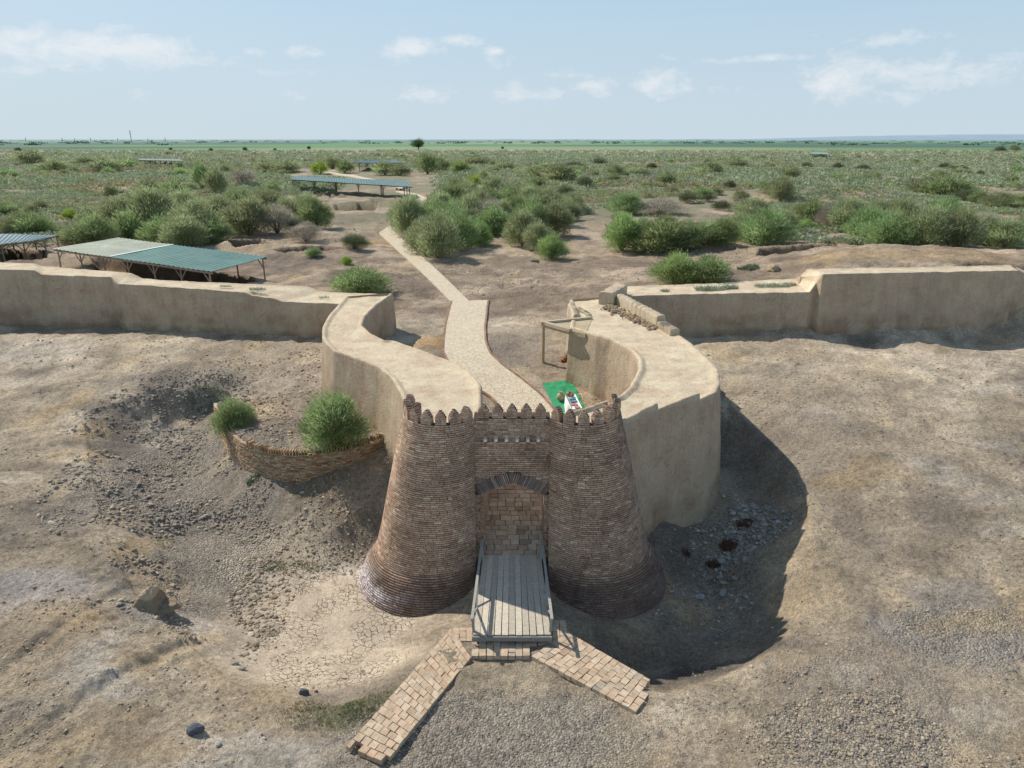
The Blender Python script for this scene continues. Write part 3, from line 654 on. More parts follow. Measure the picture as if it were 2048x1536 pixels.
# ------------------------------------------------------------------ brick gatehouse
GY = 21.5
gate = empty('brick_gatehouse', (0, GY, 0), label='brown fired-brick gatehouse with two flared round towers, battlements and a pointed arch', cat='gatehouse')
RINGS = [(5.4,-2.33,22.2,1.30),(3.8,-2.50,22.25,1.52),(2.4,-2.62,22.3,1.72),(1.06,-2.72,22.3,1.92),(.22,-2.80,22.35,2.07),(.08,-2.82,22.37,2.19),(-.4,-2.84,22.4,2.48),(-.9,-2.84,22.4,2.70),(-1.6,-2.84,22.4,2.90)]
RZ = np.array([r[0] for r in RINGS])[::-1]; RC = np.array([r[1:] for r in RINGS])[::-1]
def ring_at(z): return [float(np.interp(z, RZ, RC[:, k])) for k in range(3)]
XI = -1.25
def outline(z, back=200, n=150):
    cx, cy, r = ring_at(z)
    dx = XI-cx
    a0 = -math.acos(max(-1, min(1, dx/r)))   # angle where circle meets inner plane (front side: negative y)
    y0 = cy+r*math.sin(a0)
    pts_ = []
    if y0 < GY-.02: pts_.append((XI, GY, (1, 0)))
    for k in range(n+1):
        a = a0-(a0+R(back))*k/n
        pts_.append((cx+r*math.cos(a), cy+r*math.sin(a), (math.cos(a), math.sin(a))))
    return pts_
def brick_color(z, dark=1.):
    t = random.random()
    if t < .62: c = np.array((.43, .295, .21))
    elif t < .88: c = np.array((.48, .35, .255))
    elif t < .93: c = np.array((.32, .205, .15))
    else: c = np.array((.56, .45, .34))
    return tuple(c*random.uniform(.86, 1.12)*dark)
def lay(bxs, pl, z, off, sgn, ln=.25, h=.053, depth=.11):
    """one course of bricks along a plan polyline with outward normals"""
    seg = [0]
    for a, b in zip(pl[:-1], pl[1:]): seg.append(seg[-1]+math.hypot(b[0]-a[0], b[1]-a[1]))
    tot = seg[-1]; s = -off*ln; xs = [p[0] for p in pl]; ysx = [p[1] for p in pl]
    nxs = [p[2][0] for p in pl]; nys = [p[2][1] for p in pl]
    while s < tot:
        l = ln*random.choice((1, 1, 1, .55, .8)); s0 = max(s, 0); s1 = min(s+l, tot); s += l+.017
        if s1-s0 < .05: continue
        q = [(np.interp(t, seg, xs), np.interp(t, seg, ysx)) for t in (s0, s1)]
        m = (s0+s1)/2; nx_, ny_ = np.interp(m, seg, nxs), np.interp(m, seg, nys)
        tx, ty = q[1][0]-q[0][0], q[1][1]-q[0][1]; ll = math.hypot(tx, ty)
        if ll < .03: continue
        tx /= ll; ty /= ll; nx_, ny_ = (ty, -tx)
        # outward = away from tower centre
        mx, my = np.interp(m, seg, xs), np.interp(m, seg, ysx)
        if nx_*np.interp(m, seg, nxs)+ny_*np.interp(m, seg, nys) < 0: nx_, ny_ = -nx_, -ny_
        pr = random.uniform(-.003, .005)
        c = (sgn*(mx+nx_*(pr-depth/2)), my+ny_*(pr-depth/2), z+random.uniform(-.0015, .0015))
        tl = random.uniform(-.004, .004)
        bxs.add(c, (sgn*tx*ll/2, ty*ll/2, tl*ll/2), (sgn*nx_*depth/2, ny_*depth/2, 0), (0, 0, h/2*random.uniform(.92, 1.05)), brick_color(z))
def merlon(parent, c, t, n, w=.37, h=.42):
    """stepped battlement of small brick courses: centre, tangent, outward normal"""
    bxs = Boxes(); z = c[2]; k = 0
    prof = [1, 1, 1, 1, .80, .58, .34]
    core = []
    for f in prof:
        ww = w*f; nb = 2 if f > .6 else 1
        cut = random.uniform(.35, .65) if nb == 2 else 1
        spans = [(-.5, -.5+cut), (-.5+cut, .5)] if nb == 2 else [(-.5, .5)]
        for a, b in spans:
            ca = (a+b)/2*ww; hl = (b-a)/2*ww-.006; d = .11+random.uniform(-.008, .008)
            bxs.add((c[0]+t[0]*ca, c[1]+t[1]*ca, z+.03), (t[0]*hl, t[1]*hl, 0), (n[0]*d, n[1]*d, 0), (0, 0, .026), brick_color(z))
        d = .095; bxs.add((c[0], c[1], z+.03), (t[0]*(ww/2-.015), t[1]*(ww/2-.015), 0), (n[0]*d, n[1]*d, 0), (0, 0, .033), (.07, .05, .045))
        z += .064
    return bxs.build('merlon', M_BRICK, parent, .002)
PITCHZ = .071
for sgn in (1, -1):
    bxs = Boxes(); z = -1.45; k = 0
    while z < 5.4:
        lay(bxs, outline(z), z, (k % 2)*.5+random.uniform(-.1, .1), sgn); z += PITCHZ; k += 1
    # core
    zs = np.r_[np.linspace(-1.6, 5.39, 60)]; V = []; m = 0
    for z in zs:
        ol = outline(z, 200, 70)
        ol = ol[-71:]; ol = [(XI, GY+.3, (1, 0))]+ol
        for x, y, nn in ol: V.append((sgn*(x-nn[0]*.02), y-nn[1]*.02 if nn[1] > -2 else y, z))
        m = len(ol)
    Fc = [(i*m+j, i*m+j+1, (i+1)*m+j+1, (i+1)*m+j) for i in range(len(zs)-1) for j in range(m-1)]
    # floor cap of the tower behind the parapet, and the parapet's inner face
    tw = mesh_py('tower', V, Fc, M_CORE, gate)
    brk = bxs.build('brickwork', M_BRICK, tw, .0018)
    # parapet ring: inner face bricks + top of ring
    ol = outline(5.4, 222, 150); 
    b2 = Boxes(); z = 4.86; k = 0
    inn = [(x-nn[0]*.24, y-nn[1]*.24, (-nn[0], -nn[1])) for x, y, nn in ol if nn != (1, 0)]
    while z < 5.4: lay(b2, inn, z, (k % 2)*.5, sgn, depth=.06); z += PITCHZ; k += 1
    V = []; 
    for x, y, nn in [q for q in ol if q[2] != (1, 0)]:
        for d_, zz in ((.015, 4.0), (.015, 5.41), (.225, 5.41), (.225, 4.7)): V.append((sgn*(x-nn[0]*d_), y-nn[1]*d_, zz))
    n_ = len(V)//4; Fc = [(i*4+j, i*4+j+1, (i+1)*4+j+1, (i+1)*4+j) for i in range(n_-1) for j in range(3)]
    Fc += [(0, 1, 2, 3), ((n_-1)*4+3, (n_-1)*4+2, (n_-1)*4+1, (n_-1)*4)]
    pr_ = mesh_py('parapet', V, Fc, M_CORE, gate, False); b2.build('brickwork', M_BRICK, pr_, .002)
    # merlons round the ring
    cx, cy, r = ring_at(5.4); a = -math.acos((XI-cx)/r)-.16
    nmer = 8
    step = .385 if sgn == 1 else .39
    for q in range(nmer):
        aa = a-q*step
        rr_ = r-.13; c = (sgn*(cx+rr_*math.cos(aa)), cy+rr_*math.sin(aa), 5.405)
        t = (-sgn*math.sin(aa), math.cos(aa)); n2 = (sgn*math.cos(aa), math.sin(aa))
        merlon(gate, c, t, n2)
# curtain wall between the towers
AX = 1.10; ZS = 2.62; ZA = 3.08
def arch_pt(t):    # t -1..1 along the intrados
    x = t*AX; s_ = abs(t); z = ZA-(ZA-ZS)*(s_**1.25); return x, z
ol = [(XI, -.7), (XI, 5.4), (-XI, 5.4), (-XI, -.7), (AX, -.7)]+[arch_pt(1-k/12) for k in range(25)]+[(-AX, -.7)]
def prism_y(name, ol, y0, y1, mat, parent):
    n = len(ol); V = [(x, y0, z) for x, z in ol]+[(x, y1, z) for x, z in ol]
    # faces as strips: top band quads between arch and top
    Fc = [(i, n+i, n+(i+1) % n, (i+1) % n) for i in range(n)]
    for o_ in (0, n):
        f = list(range(o_, o_+n)); Fc.append(tuple(f if o_ else f[::-1]))
    return mesh_py(name, V, Fc, mat, parent)
cur = prism_y('curtain_wall', ol, GY+.015, GY+.62, M_CORE, gate)
cb = Boxes(); z = -.6; k = 0
def arch_out(x): # extrados height
    s_ = min(1, abs(x)/(AX+.12)); return 3.50-(3.50-2.72)*(s_**1.35)
while z < 5.4:
    x = XI-(k % 2)*.12; 
    while x < -XI:
        l = .235*random.choice((1, 1, 1, .55, .8)); x0 = max(x, XI); x1 = min(x+l, -XI); x += l+.013
        if x1-x0 < .04: continue
        xm = (x0+x1)/2
        if z < ZS+.12:
            if x0 < -AX < x1 and z < ZS: x1 = -AX
            if x0 < AX < x1 and z < ZS: x0 = AX
            xm = (x0+x1)/2
            if abs(xm) < AX-.01: continue
            if x1-x0 < .03: continue
        if z > ZS-.02 and z < max(arch_out(x0), arch_out(x1), arch_out(xm))+.0: continue
        pr = random.uniform(-.006, .008)
        cb.add((xm, GY+.05-pr, z), ((x1-x0)/2, 0, 0), (0, .055, 0), (0, 0, .026), brick_color(z))
    z += PITCHZ; k += 1
# back face + jamb bricks
z = .2; k = 0
while z < 5.4:
    x = XI-(k % 2)*.12
    while x < -XI:
        l = .235; x0 = max(x, XI); x1 = min(x+l, -XI); x += l+.013; xm = (x0+x1)/2
        if x1-x0 < .04 or (z < 3.1 and abs(xm) < AX): continue
        cb.add((xm, GY+.60, z), ((x1-x0)/2, 0, 0), (0, .04, 0), (0, 0, .026), brick_color(z))
    if z < ZS:
        for s_ in (-1, 1):
            y = GY+.02+(k % 2)*.1
            while y < GY+.6:
                cb.add((s_*(AX+.045), y+.11, z), (.05, 0, 0), (0, .11, 0), (0, 0, .026), brick_color(z)); y += .235
    z += PITCHZ; k += 1
cb.build('brickwork', M_BRICK, cur, .0018)
# voussoirs
vb = Boxes(); nv = 40
for i in range(nv):
    t = -1+2*(i+.5)/nv; x, z = arch_pt(t); x2, z2 = arch_pt(t+.02); dx, dz = x2-x, z2-z; l_ = math.hypot(dx, dz); dx /= l_; dz /= l_
    nx_, nz_ = -dz, dx
    fan = t*.22; ca, sa = math.cos(fan), math.sin(fan); nx_, nz_ = (nx_*ca+nz_*sa*.6, nz_*ca)
    ln_ = .40*random.uniform(.97, 1.02); wv_ = l_ and (2*AX/nv)*.5*.72
    c = (x+nx_*ln_/2, GY+.10, z+nz_*ln_/2)
    colr = np.array((.20, .165, .15) if random.random() < .75 else (.36, .28, .23))*random.uniform(.75, 1.3)
    vb.add(c, (nx_*ln_/2, 0, nz_*ln_/2), (0, .14, 0), (nz_*wv_, 0, -nx_*wv_), tuple(colr))
for q_ in (-.035, 0, .035): vb.add((q_, GY+.10, ZA+.20), (.014, 0, 0), (0, .138, 0), (0, 0, .20), (.22, .18, .16))
ar = vb.build('arch', M_BRICK, gate, .0015)
for i in range(5):
    merlon(gate, (-.90+i*.465 - .03, GY+.13, 5.405), (1, 0), (0, -1), .365)
# six bricks sticking out: lit tops painted pale, shade beneath as a dark brick
for i in range(6):
    b_x = Boxes(); x = -.865+i*.345
    b_x.add((x, GY-.10, 4.72), (.055, .012, 0), (0, .13, 0), (0, 0, .05), (.72, .64, .54)); b_x.add((x, GY-.07, 4.63), (.06, 0, 0), (0, .09, 0), (0, 0, .032), (.13, .09, .07))
    b_x.build('projecting_brick', M_BRICK, gate, .003)
# string course
sb = Boxes()
for i in range(11): sb.add((-1.12+i*.224, GY-.008, 4.565), (.107, 0, 0), (0, .035, 0), (0, 0, .024), brick_color(4))
sb.build('string_course', M_BRICK, gate, .002)
gate_children = [o for o in gate.children]
import mathutils
for o in gate_children: o.matrix_parent_inverse = mathutils.Matrix.Translation((0, -GY, 0))

# passage floor behind the gate, large worn pavers (world slope up)
pf = Boxes(); y = 21.45; k = 0
def pfz(y): return .27+(y-21.45)*.125
while y < 29.9:
    ly = random.uniform(.25, .31); x = -1.34-(k % 2)*.2
    while x < 1.3:
        w_ = random.uniform(.24, .44); x0 = max(x, -1.34); x1 = min(x+w_, 1.34); x += w_+.02
        if x1-x0 < .08: continue
        c_ = np.array((.56, .43, .30) if random.random() < .7 else (.46, .32, .22))*random.uniform(.8, 1.15)
        pf.add(((x0+x1)/2, y+ly/2, pfz(y)+.02+random.uniform(-.012, .012)), ((x1-x0)/2, random.uniform(-.008, .008), 0), (0, ly/2-.008, (ly/2)*.125), (0, 0, .06), tuple(c_))
    y += ly+.012; k += 1
pv = pf.build('passage_floor', M_TILE, None, .006); tag(pv, kind='structure')

# ------------------------------------------------------------------ wooden bridge
br = empty('wooden_bridge', (0, 19.2, .35), label='grey plank footbridge with thin side rails leading into the brick gate', cat='bridge')
kids = []
YF, YB = 17.15, 21.42; ZF, ZB = .37, .33
def dk(s, t): # s -1..1 across, t 0..1 along
    w = 1.14*(1-t)+1.0*t; return ((s*w), YF+(YB-YF)*t, ZF+(ZB-ZF)*t)
d = Boxes(); nb = 11
for i in range(nb):
    s0 = -1+2*i/nb; s1 = -1+2*(i+1)/nb; m = (s0+s1)/2
    A = np.array(dk(m, random.uniform(0, .006))); B = np.array(dk(m, 1.)); g = np.array((.52, .46, .37))*random.uniform(.85, 1.1)
    hw = (2/nb)*.5*1.07-.007; c = (A+B)/2; hv = (B-A)/2
    d.add(tuple(c+np.array((0, 0, random.uniform(-.003, .003)))), tuple(hv), (hw, 0, 0), (0, 0, .02), tuple(g))
kids.append(d.build('deck', M_WOOD, None, .002))
b = Boxes(); gw = (.22, .22, .21)
b.bar((-1.16, YF-.03, ZF-.09), (1.16, YF-.03, ZF-.09), .06, .14, gw)
for s in (-1, 0, 1): b.bar(np.array(dk(s*.93, .01))-(0, 0, .12), np.array(dk(s*.93, .99))-(0, 0, .12), .1, .16, gw)
for t in (.25, .5, .75): b.bar(np.array(dk(-.98, t))-(0, 0, .24), np.array(dk(.98, t))-(0, 0, .24), .12, .1, gw)
kids.append(b.build('beam', M_WOOD))
for s in (-1, 1):
    tops = []
    for t in (.04, .48, .93):
        p = np.array(dk(s*.985, t)); q = p+np.array((s*.03, 0, .62)); tops.append(q+np.array((0, 0, .0)))
        bb = Boxes(); bb.bar(p-(0, 0, .1), q, .075, .075, (.30, .29, .26)); kids.append(bb.build('rail_post', M_WOOD))
    bb = Boxes(); bb.bar(tops[0]-np.array((0, .25, 0)), tops[1], .08, .05, (.34, .33, .30)); bb.bar(tops[1], tops[2]+np.array((0, .3, 0)), .08, .05, (.32, .31, .28)); kids.append(bb.build('handrail', M_WOOD))
    for (ta, tb) in ((.04, .30), (.48, .30)):
        bb = Boxes(); pa = np.array(dk(s*.985, ta))+np.array((s*.03, 0, .58)); pc = np.array(dk(s*.985, tb)); bb.bar(pa, pc, .05, .05, (.30, .29, .26)); kids.append(bb.build('brace', M_WOOD))
rel(br, *kids)

# ------------------------------------------------------------------ paved wings in front of the gate
def wing(corners, ncol, nrow, label, zt=.10, drop=()):
    A, B, C_, D = [np.array(P(x, y, zt)) for x, y in corners]     # A,B near-gate edge ; D,C far edge
    t = Boxes()
    for j in range(nrow):
        offs = (j % 2)*.5
        for i in range(-1, ncol):
            u0, u1 = (i+offs)/ncol, (i+1+offs)/ncol; u0 = max(0, u0); u1 = min(1, u1)
            if u1-u0 < .2/ncol: continue
            v0, v1 = j/nrow, (j+1)/nrow
            if (j, i) in drop: continue
            f = lambda uu, vv: (A*(1-uu)+B*uu)*(1-vv)+(D*(1-uu)+C_*uu)*vv
            c = f((u0+u1)/2, (v0+v1)/2); a = (f(u1, (v0+v1)/2)-f(u0, (v0+v1)/2))/2; b_ = (f((u0+u1)/2, v1)-f((u0+u1)/2, v0))/2
            a = a*(1-.008/np.linalg.norm(a)); b_ = b_*(1-.008/np.linalg.norm(b_))
            rot = random.gauss(0, .035); a2 = a*math.cos(rot)+np.array((-a[1], a[0], 0))*math.sin(rot); b2 = b_*math.cos(rot)+np.array((-b_[1], b_[0], 0))*math.sin(rot)
            q = random.random(); base = (.50, .38, .27) if q < .6 else ((.52, .415, .305) if q < .9 else ((.46, .33, .23) if q < .97 else (.42, .35, .27)))
            t.add(tuple(c+np.array((0, 0, -.07+random.gauss(0, .005)))), tuple(a2), tuple(b2), (random.gauss(0, .001), random.gauss(0, .001), .07), tuple(np.array(base)*random.uniform(.88, 1.08)))
    o = t.build('brick_paving', M_TILE, None, .005); tag(o, label, 'paving'); return o
wing([(902,1256),(942,1314),(770,1526),(692,1492)], 5, 20, 'long raised strip of square tan bricks running lower left from the bridge', drop=((19, 0), (19, 4)))
wing([(1062,1312),(1136,1264),(1314,1366),(1272,1424)], 5, 15, 'raised strip of square tan bricks running lower right from the bridge', drop=((14, -1), (14, 3), (14, 4)))
wing([(943,1283),(943,1312),(1060,1312),(1060,1283)], 2, 8, 'short middle strip of square bricks right in front of the bridge end', .09)
wing([(1060,1240),(1060,1290),(1136,1286),(1132,1240)], 3, 5, 'shaded patch of reddish square bricks right of the bridge end', .08)
wing([(905,1255),(905,1282),(960,1282),(960,1255)], 2, 4, 'small patch of square bricks left of the bridge end', .085)

# ------------------------------------------------------------------ curved brick retaining wall
rw = empty('retaining_wall', (RET[5][0], RET[5][1], 1.), label='low curved retaining wall of small orange-brown bricks left of the gate', cat='wall')
pl = resample([(*p,) for p in RET], 120); pl = smooth_pl(pl, 4)
ctr = pl.mean(0)+np.array((0, 3))
plw = []
for i, p in enumerate(pl):
    t = pl[min(i+1, 119)]-pl[max(i-1, 0)]; n_ = np.array((t[1], -t[0])); n_ /= np.linalg.norm(n_)
    if np.dot(n_, p-ctr) < 0: n_ = -n_
    plw.append((p[0]+n_[0]*.12, p[1]+n_[1]*.12, tuple(n_)))
rb = Boxes(); z = .3; k = 0
def bc2():
    q = random.random(); c = np.array((.42, .29, .18) if q < .5 else ((.33, .20, .12) if q < .68 else (.50, .39, .27))); return tuple(c*random.uniform(.75, 1.15))
def lay2(z, off, ln=.23, h=.046, depth=.16):
    seg = [0]
    for a, b in zip(plw[:-1], plw[1:]): seg.append(seg[-1]+math.hypot(b[0]-a[0], b[1]-a[1]))
    s = -off*ln; A = np.array([(p[0], p[1], p[2][0], p[2][1]) for p in plw])
    while s < seg[-1]:
        l = ln*random.choice((1, .9, .6)); m = s+l/2; s += l+.012
        if m < 0 or m > seg[-1]: continue
        x, y, nx_, ny_ = [np.interp(m, seg, A[:, q]) for q in range(4)]; bt = (TZ-z)*.06+random.uniform(-.012, .012)
        rb.add((x+nx_*(bt-depth/2), y+ny_*(bt-depth/2), z), (-ny_*l/2, nx_*l/2, random.uniform(-.004, .004)), (nx_*depth/2, ny_*depth/2, 0), (0, 0, h/2), bc2())
while z < TZ-.02: lay2(z, (k % 2)*.5); z += .062; k += 1
o1 = rb.build('brickwork', M_BRICK2, None, .003)
V = []
for x, y, n_ in plw:
    V += [(x-n_[0]*-.02, y-n_[1]*-.02, .1), (x-n_[0]*.03, y-n_[1]*.03, TZ-.03), (x-n_[0]*.42, y-n_[1]*.42, TZ-.01), (x-n_[0]*.42, y-n_[1]*.42, .5)]
Fc = [(i*4+j, i*4+j+1, (i+1)*4+j+1, (i+1)*4+j) for i in range(119) for j in range(3)]
o2 = mesh_py('wall_core', V, Fc, M_MUD, None, False, np.full((len(V), 3), .8))
sol = Boxes()   # upright soldier course along the right part of the top
for i in range(0, 64):
    if random.random() < .05: continue
    f = i/64*66; j = int(f); x, y, n_ = plw[j]; x2, y2, _ = plw[j+1]; g = f-j; x += (x2-x)*g; y += (y2-y)*g
    tx, ty = -n_[1], n_[0]
    sol.add((x-n_[0]*.12, y-n_[1]*.12, TZ+.08+random.uniform(-.012, .012)), (tx*.022, ty*.022, random.uniform(-.008, .008)), (n_[0]*.13, n_[1]*.13, 0), (tx*random.uniform(-.02, .02), ty*.01, .11), bc2())
o3 = sol.build('soldier_course', M_BRICK2, None, .003)
rel(rw, o1, o2, o3)

# ------------------------------------------------------------------ paths
def ribbon(name, Ls, Rs, lift=.09, n=80, label=None, mat=M_FLAG, kerb=False, sm=2):
    Lp = smooth_pl(resample([G(a, b, z)[:2] for a, b, z in Ls], n), sm); Rp = smooth_pl(resample([G(a, b, z)[:2] for a, b, z in Rs], n), sm)
    m = 14; V = np.zeros((n, m+2, 3))
    for k in range(m):
        t = k/(m-1); q = Lp*(1-t)+Rp*t; V[:, k+1, :2] = q; V[:, k+1, 2] = H(q[:, 0], q[:, 1])
    zz = V[:, 1:-1, 2].max(1); zz = np.convolve(np.pad(zz, 3, 'edge'), np.ones(7)/7, 'valid')
    V[:, 1:-1, 2] = zz[:, None]+lift
    V[:, 0] = V[:, 1]-np.array((0, 0, .5)); V[:, -1] = V[:, -2]-np.array((0, 0, .5))
    idx = np.arange(n*(m+2)).reshape(n, m+2)
    Fc = np.stack([idx[:-1, :-1], idx[:-1, 1:], idx[1:, 1:], idx[1:, :-1]], -1).reshape(-1, 4)
    o = mesh_np(name, V.reshape(-1, 3), Fc, None, False, mat); tag(o, kind='structure')
    if kerb:
        for e, sgn in ((V[:, 1], -1), (V[:, -2], 1)):
            kb = Boxes(); d_ = np.diff(e[:, :2], axis=0); 
            rs = resample(e, int(np.linalg.norm(d_, axis=1).sum()/.26))
            for i in range(len(rs)-1):
                a_, b_ = rs[i], rs[i+1]; dd = b_-a_; l = np.linalg.norm(dd); dd = dd/l; nn = np.array((-dd[1], dd[0], 0))
                kb.add(tuple((a_+b_)/2+np.array((0, 0, -.08+random.uniform(-.006, .006)))), tuple(dd*(l/2-.006)), tuple(nn*.06), (0, 0, .11), tuple(np.array((.33, .21, .15))*random.uniform(.7, 1.15)))
            kk = kb.build('kerb', M_BRICK2, None, .003); tag(kk, kind='structure')
    return o
ribbon('path', [(1030,905,.9),(1016,850,1.15)]+PATH_L, [(1140,905,.9),(1128,850,1.15)]+PATH_R, kerb=True, n=110)
ribbon('path', [(903,606,2.7),(757,467,2.8)], [(940,606,2.7),(786,461,2.8)], lift=.07, n=60)
ribbon('path', [(757,468,2.8),(783,450,2.8),(830,428,2.8),(858,408,2.8),(822,392,2.8),(790,384,2.8)], [(786,462,2.8),(800,453,2.8),(845,432,2.8),(872,405,2.8),(836,388,2.8),(802,381,2.8)], lift=.08, n=60)
ribbon('path', [(792,381,2.8),(800,376,2.8)], [(803,383,2.8),(810,376,2.8)], lift=.5, n=6)
ribbon('path', [(800,374,2.8),(740,362,2.8),(700,354,2.8),(645,346,2.8)], [(806,371,2.8),(745,359,2.8),(703,351,2.8),(648,344,2.8)], lift=.15, n=60)

# ------------------------------------------------------------------ sheds
def shed(Q, label, nx_, ny_, split=None, colA=(.10, .21, .20), colB=(.42, .44, .36), gz=None, group='open excavation sheds', ribs=40, wood=(.24, .20, .15), psz=.14, overs=.0):
    A, B, C_, D = [np.array(P(*q)) for q in Q]    # front-left, front-right, back-right, back-left
    root = empty('open_shed', tuple(((A+B+C_+D)/4)[:2])+(hz(*((A+B+C_+D)/4)[:2]),), label=label, cat='shed', group=group)
    f = lambda u_, v_: (A*(1-u_)+B*u_)*(1-v_)+(D*(1-u_)+C_*u_)*v_
    out = []
    n = ribs*4; segs = [(0, split, colB, 'roof_sheet'), (split, 1, colA, 'roof_sheet')] if split else [(0, 1, colA, 'roof_sheet')]
    Lf = np.linalg.norm(B-A)
    for s0, s1, colr, nm in segs:
        V = []; cc_ = []; na = max(8, int(n*(s1-s0)))
        for i in range(na+1):
            u_ = s0+(s1-s0)*i/na; w = .05 if i % 4 in (0, 1) else 0
            for v_ in np.linspace(0, 1, 9):
                p = f(u_, v_)+np.array((0, 0, w+.03*math.sin(v_*7+u_*20)*.4)); V.append(p); cc_.append(np.array(colr)*(1+.05*math.sin(i//4*12.9)+(.12 if abs(v_-.5) < .02 else 0)))
        Fc = [(i*9+j, (i+1)*9+j, (i+1)*9+j+1, i*9+j+1) for i in range(na) for j in range(8)]
        o = mesh_py(nm, V, Fc, M_ROOF, None, False, np.array(cc_)); out.append(o)
        if split and s0 == 0: tag(o, 'cream coloured left half of the roof')
    if split:
        sbx = Boxes(); sbx.bar(f(split, 0)+np.array((0, 0, .06)), f(split, 1)+np.array((0, 0, .06)), .35, .03, (.62, .66, .62)); out.append(sbx.build('seam_strip', M_ROOF))
    fr = Boxes()
    for v_ in np.linspace(.02, .98, ny_): fr.bar(f(.0, v_)-(0, 0, .12), f(1, v_)-(0, 0, .12), psz*.8, psz, wood)
    for u_ in np.linspace(.01, .99, max(nx_*2, 6)): fr.bar(f(u_, 0)-(0, 0, .04), f(u_, 1)-(0, 0, .04), psz*.6, psz*.5, wood)
    out.append(fr.build('roof_frame', M_WOOD))
    for v_ in np.linspace(.03, .97, ny_):
        for u_ in np.linspace(.02, .98, nx_):
            p = f(u_, v_); g_ = hz(p[0], p[1])-.1
            j = random.uniform(-.05, .05)
            v1, f1 = tube([(p[0]+j, p[1], g_), (p[0]+j*.4, p[1]+.02, (g_+p[2])/2), (p[0], p[1], p[2]-.1)], [psz*.55, psz*.5, psz*.45], 7); parts = [(v1, f1)]
            du = (B-A)/Lf*.75
            for sg in (-1, 1):
                if (u_ < .05 and sg < 0) or (u_ > .95 and sg > 0): continue
                q = p+du*sg; parts.append(tube([(p[0], p[1], p[2]-.95), (q[0], q[1], q[2]-.15)], psz*.33, 6))
            v1, f1 = join(parts); out.append(mesh_py('post', v1, f1, M_WOOD, None, False, np.full((len(v1), 3), 1.)*np.array(wood)*random.uniform(.8, 1.2)))
    rel(root, *out); return root
shed([(105,498,4.6),(422,544,4.5),(535,514,4.6),(238,476,4.8)], 'large open shed with half cream half green sheet roof behind the left rampart', 7, 2, split=.40, colA=(.105, .215, .19), colB=(.40, .42, .32), wood=(.33, .27, .20), ribs=36)
shed([(-210,515,4.6),(92,478,4.6),(119,471,4.7),(-160,464,4.8)], 'blue-green roofed open shed cut by the left edge of the picture', 7, 2, colA=(.08, .15, .18), wood=(.26, .19, .14), ribs=30)
shed([(580,359,5.0),(825,373.8,4.95),(812.5,362,5.4),(587,352,5.5)], 'long narrow open shed with dull green roof beside the paved path', 6, 3, colA=(.07, .16, .16), wood=(.16, .11, .08), ribs=44, psz=.17)
shed([(697,325.5,5.9),(807,325.5,5.9),(790,320.5,6.4),(735,320.5,6.4)], 'distant open shed with thin blue-green roof above the far path', 7, 3, colA=(.07, .13, .16), wood=(.15, .12, .10), ribs=20, psz=.18)
shed([(277,320,5.1),(366,322,5.1),(360,318.4,5.4),(280,317.0,5.4)], 'small distant open shed with grey-green roof far left among bushes', 9, 2, colA=(.13, .17, .17), wood=(.15, .13, .11), ribs=16, psz=.2)
shed([(1620,308,5.0),(1660,309,5.0),(1655,305,5.4),(1625,304,5.4)], 'tiny pale green shed roof far off on the right plain', 3, 2, colA=(.18, .30, .27), wood=(.15, .13, .11), ribs=10, psz=.28)

# ------------------------------------------------------------------ carpet, table and pots
cq = [G(1085,768,1.7), G(1144,764,1.8), G(1172,822,1.4), G(1122,842,1.4)]
n = 24; V = []
A, B, C_, D = [np.array(q) for q in cq]
for i in range(n):
    for j in range(n):
        u_, v_ = i/(n-1), j/(n-1); q = (A*(1-u_)+B*u_)*(1-v_)+(D*(1-u_)+C_*u_)*v_; V.append([q[0], q[1], 0])
V = np.array(V); V[:, 2] = H(V[:, 0], V[:, 1])+.05+.012*fbm(V[:, 0]*2, V[:, 1]*2, 2, 5)
idx = np.arange(n*n).reshape(n, n); Fc = np.stack([idx[:-1, :-1], idx[:-1, 1:], idx[1:, 1:], idx[1:, :-1]], -1).reshape(-1, 4)
carpet = mesh_np('carpet', V, Fc, np.full((n*n, 3), 1.)*np.array((.05, .30, .14)), False, M_CLOTH); tag(carpet, 'bright green carpet spread on the ground inside the gate', 'carpet')
t0 = np.array(P(1133,797,2.0)); t0b = np.array(P(1150,795,2.0)); t1 = np.array(P(1163,828,2.0)); tc = (t0b+t1)/2
gzt = hz(tc[0]-.4, tc[1]); TH = gzt+.80
c0 = np.array(P(1131,789,TH)); c1 = np.array(P(1150,787,TH)); c2 = np.array(P(1164,816,TH)); c3 = c0+(c2-c1)
tb = empty('folding_table', (*((c0+c2)/2)[:2], gzt), label='white draped table standing on the green carpet', cat='table')
cen = (c0+c2)/2
# cloth: top + wavy skirt
per = resample([c0, c1, c2, c3, c0], 121)[:-1]
V = [tuple(cen+np.array((0, 0, .0)))]; rings = []
for k, (z, amp) in enumerate(((0, 0), (-.03, .01), (-.2, .035), (-.45, .06), (-.70, .085))):
    for i, p in enumerate(per):
        dr = (p-cen)[:2]; dr = dr/np.linalg.norm(dr); w = amp*(1+.9*math.sin(i*1.9+math.sin(i*.7)))
        V.append((p[0]+dr[0]*w, p[1]+dr[1]*w, TH+z+(.03*math.sin(i*.9) if k == 4 else 0)))
Fc = [(0, 1+i, 1+(i+1) % 120) for i in range(120)]+[(1+k*120+i, 1+k*120+(i+1) % 120, 1+(k+1)*120+(i+1) % 120, 1+(k+1)*120+i) for k in range(4) for i in range(120)]
cl = mesh_py('tablecloth', V, Fc, M_CLOTH, None, True, np.full((len(V), 3), .80)); tag(cl, 'white cloth falling in folds over the table', 'tablecloth')
tbx = Boxes(); e1 = (c1-c0); e2 = (c3-c0)
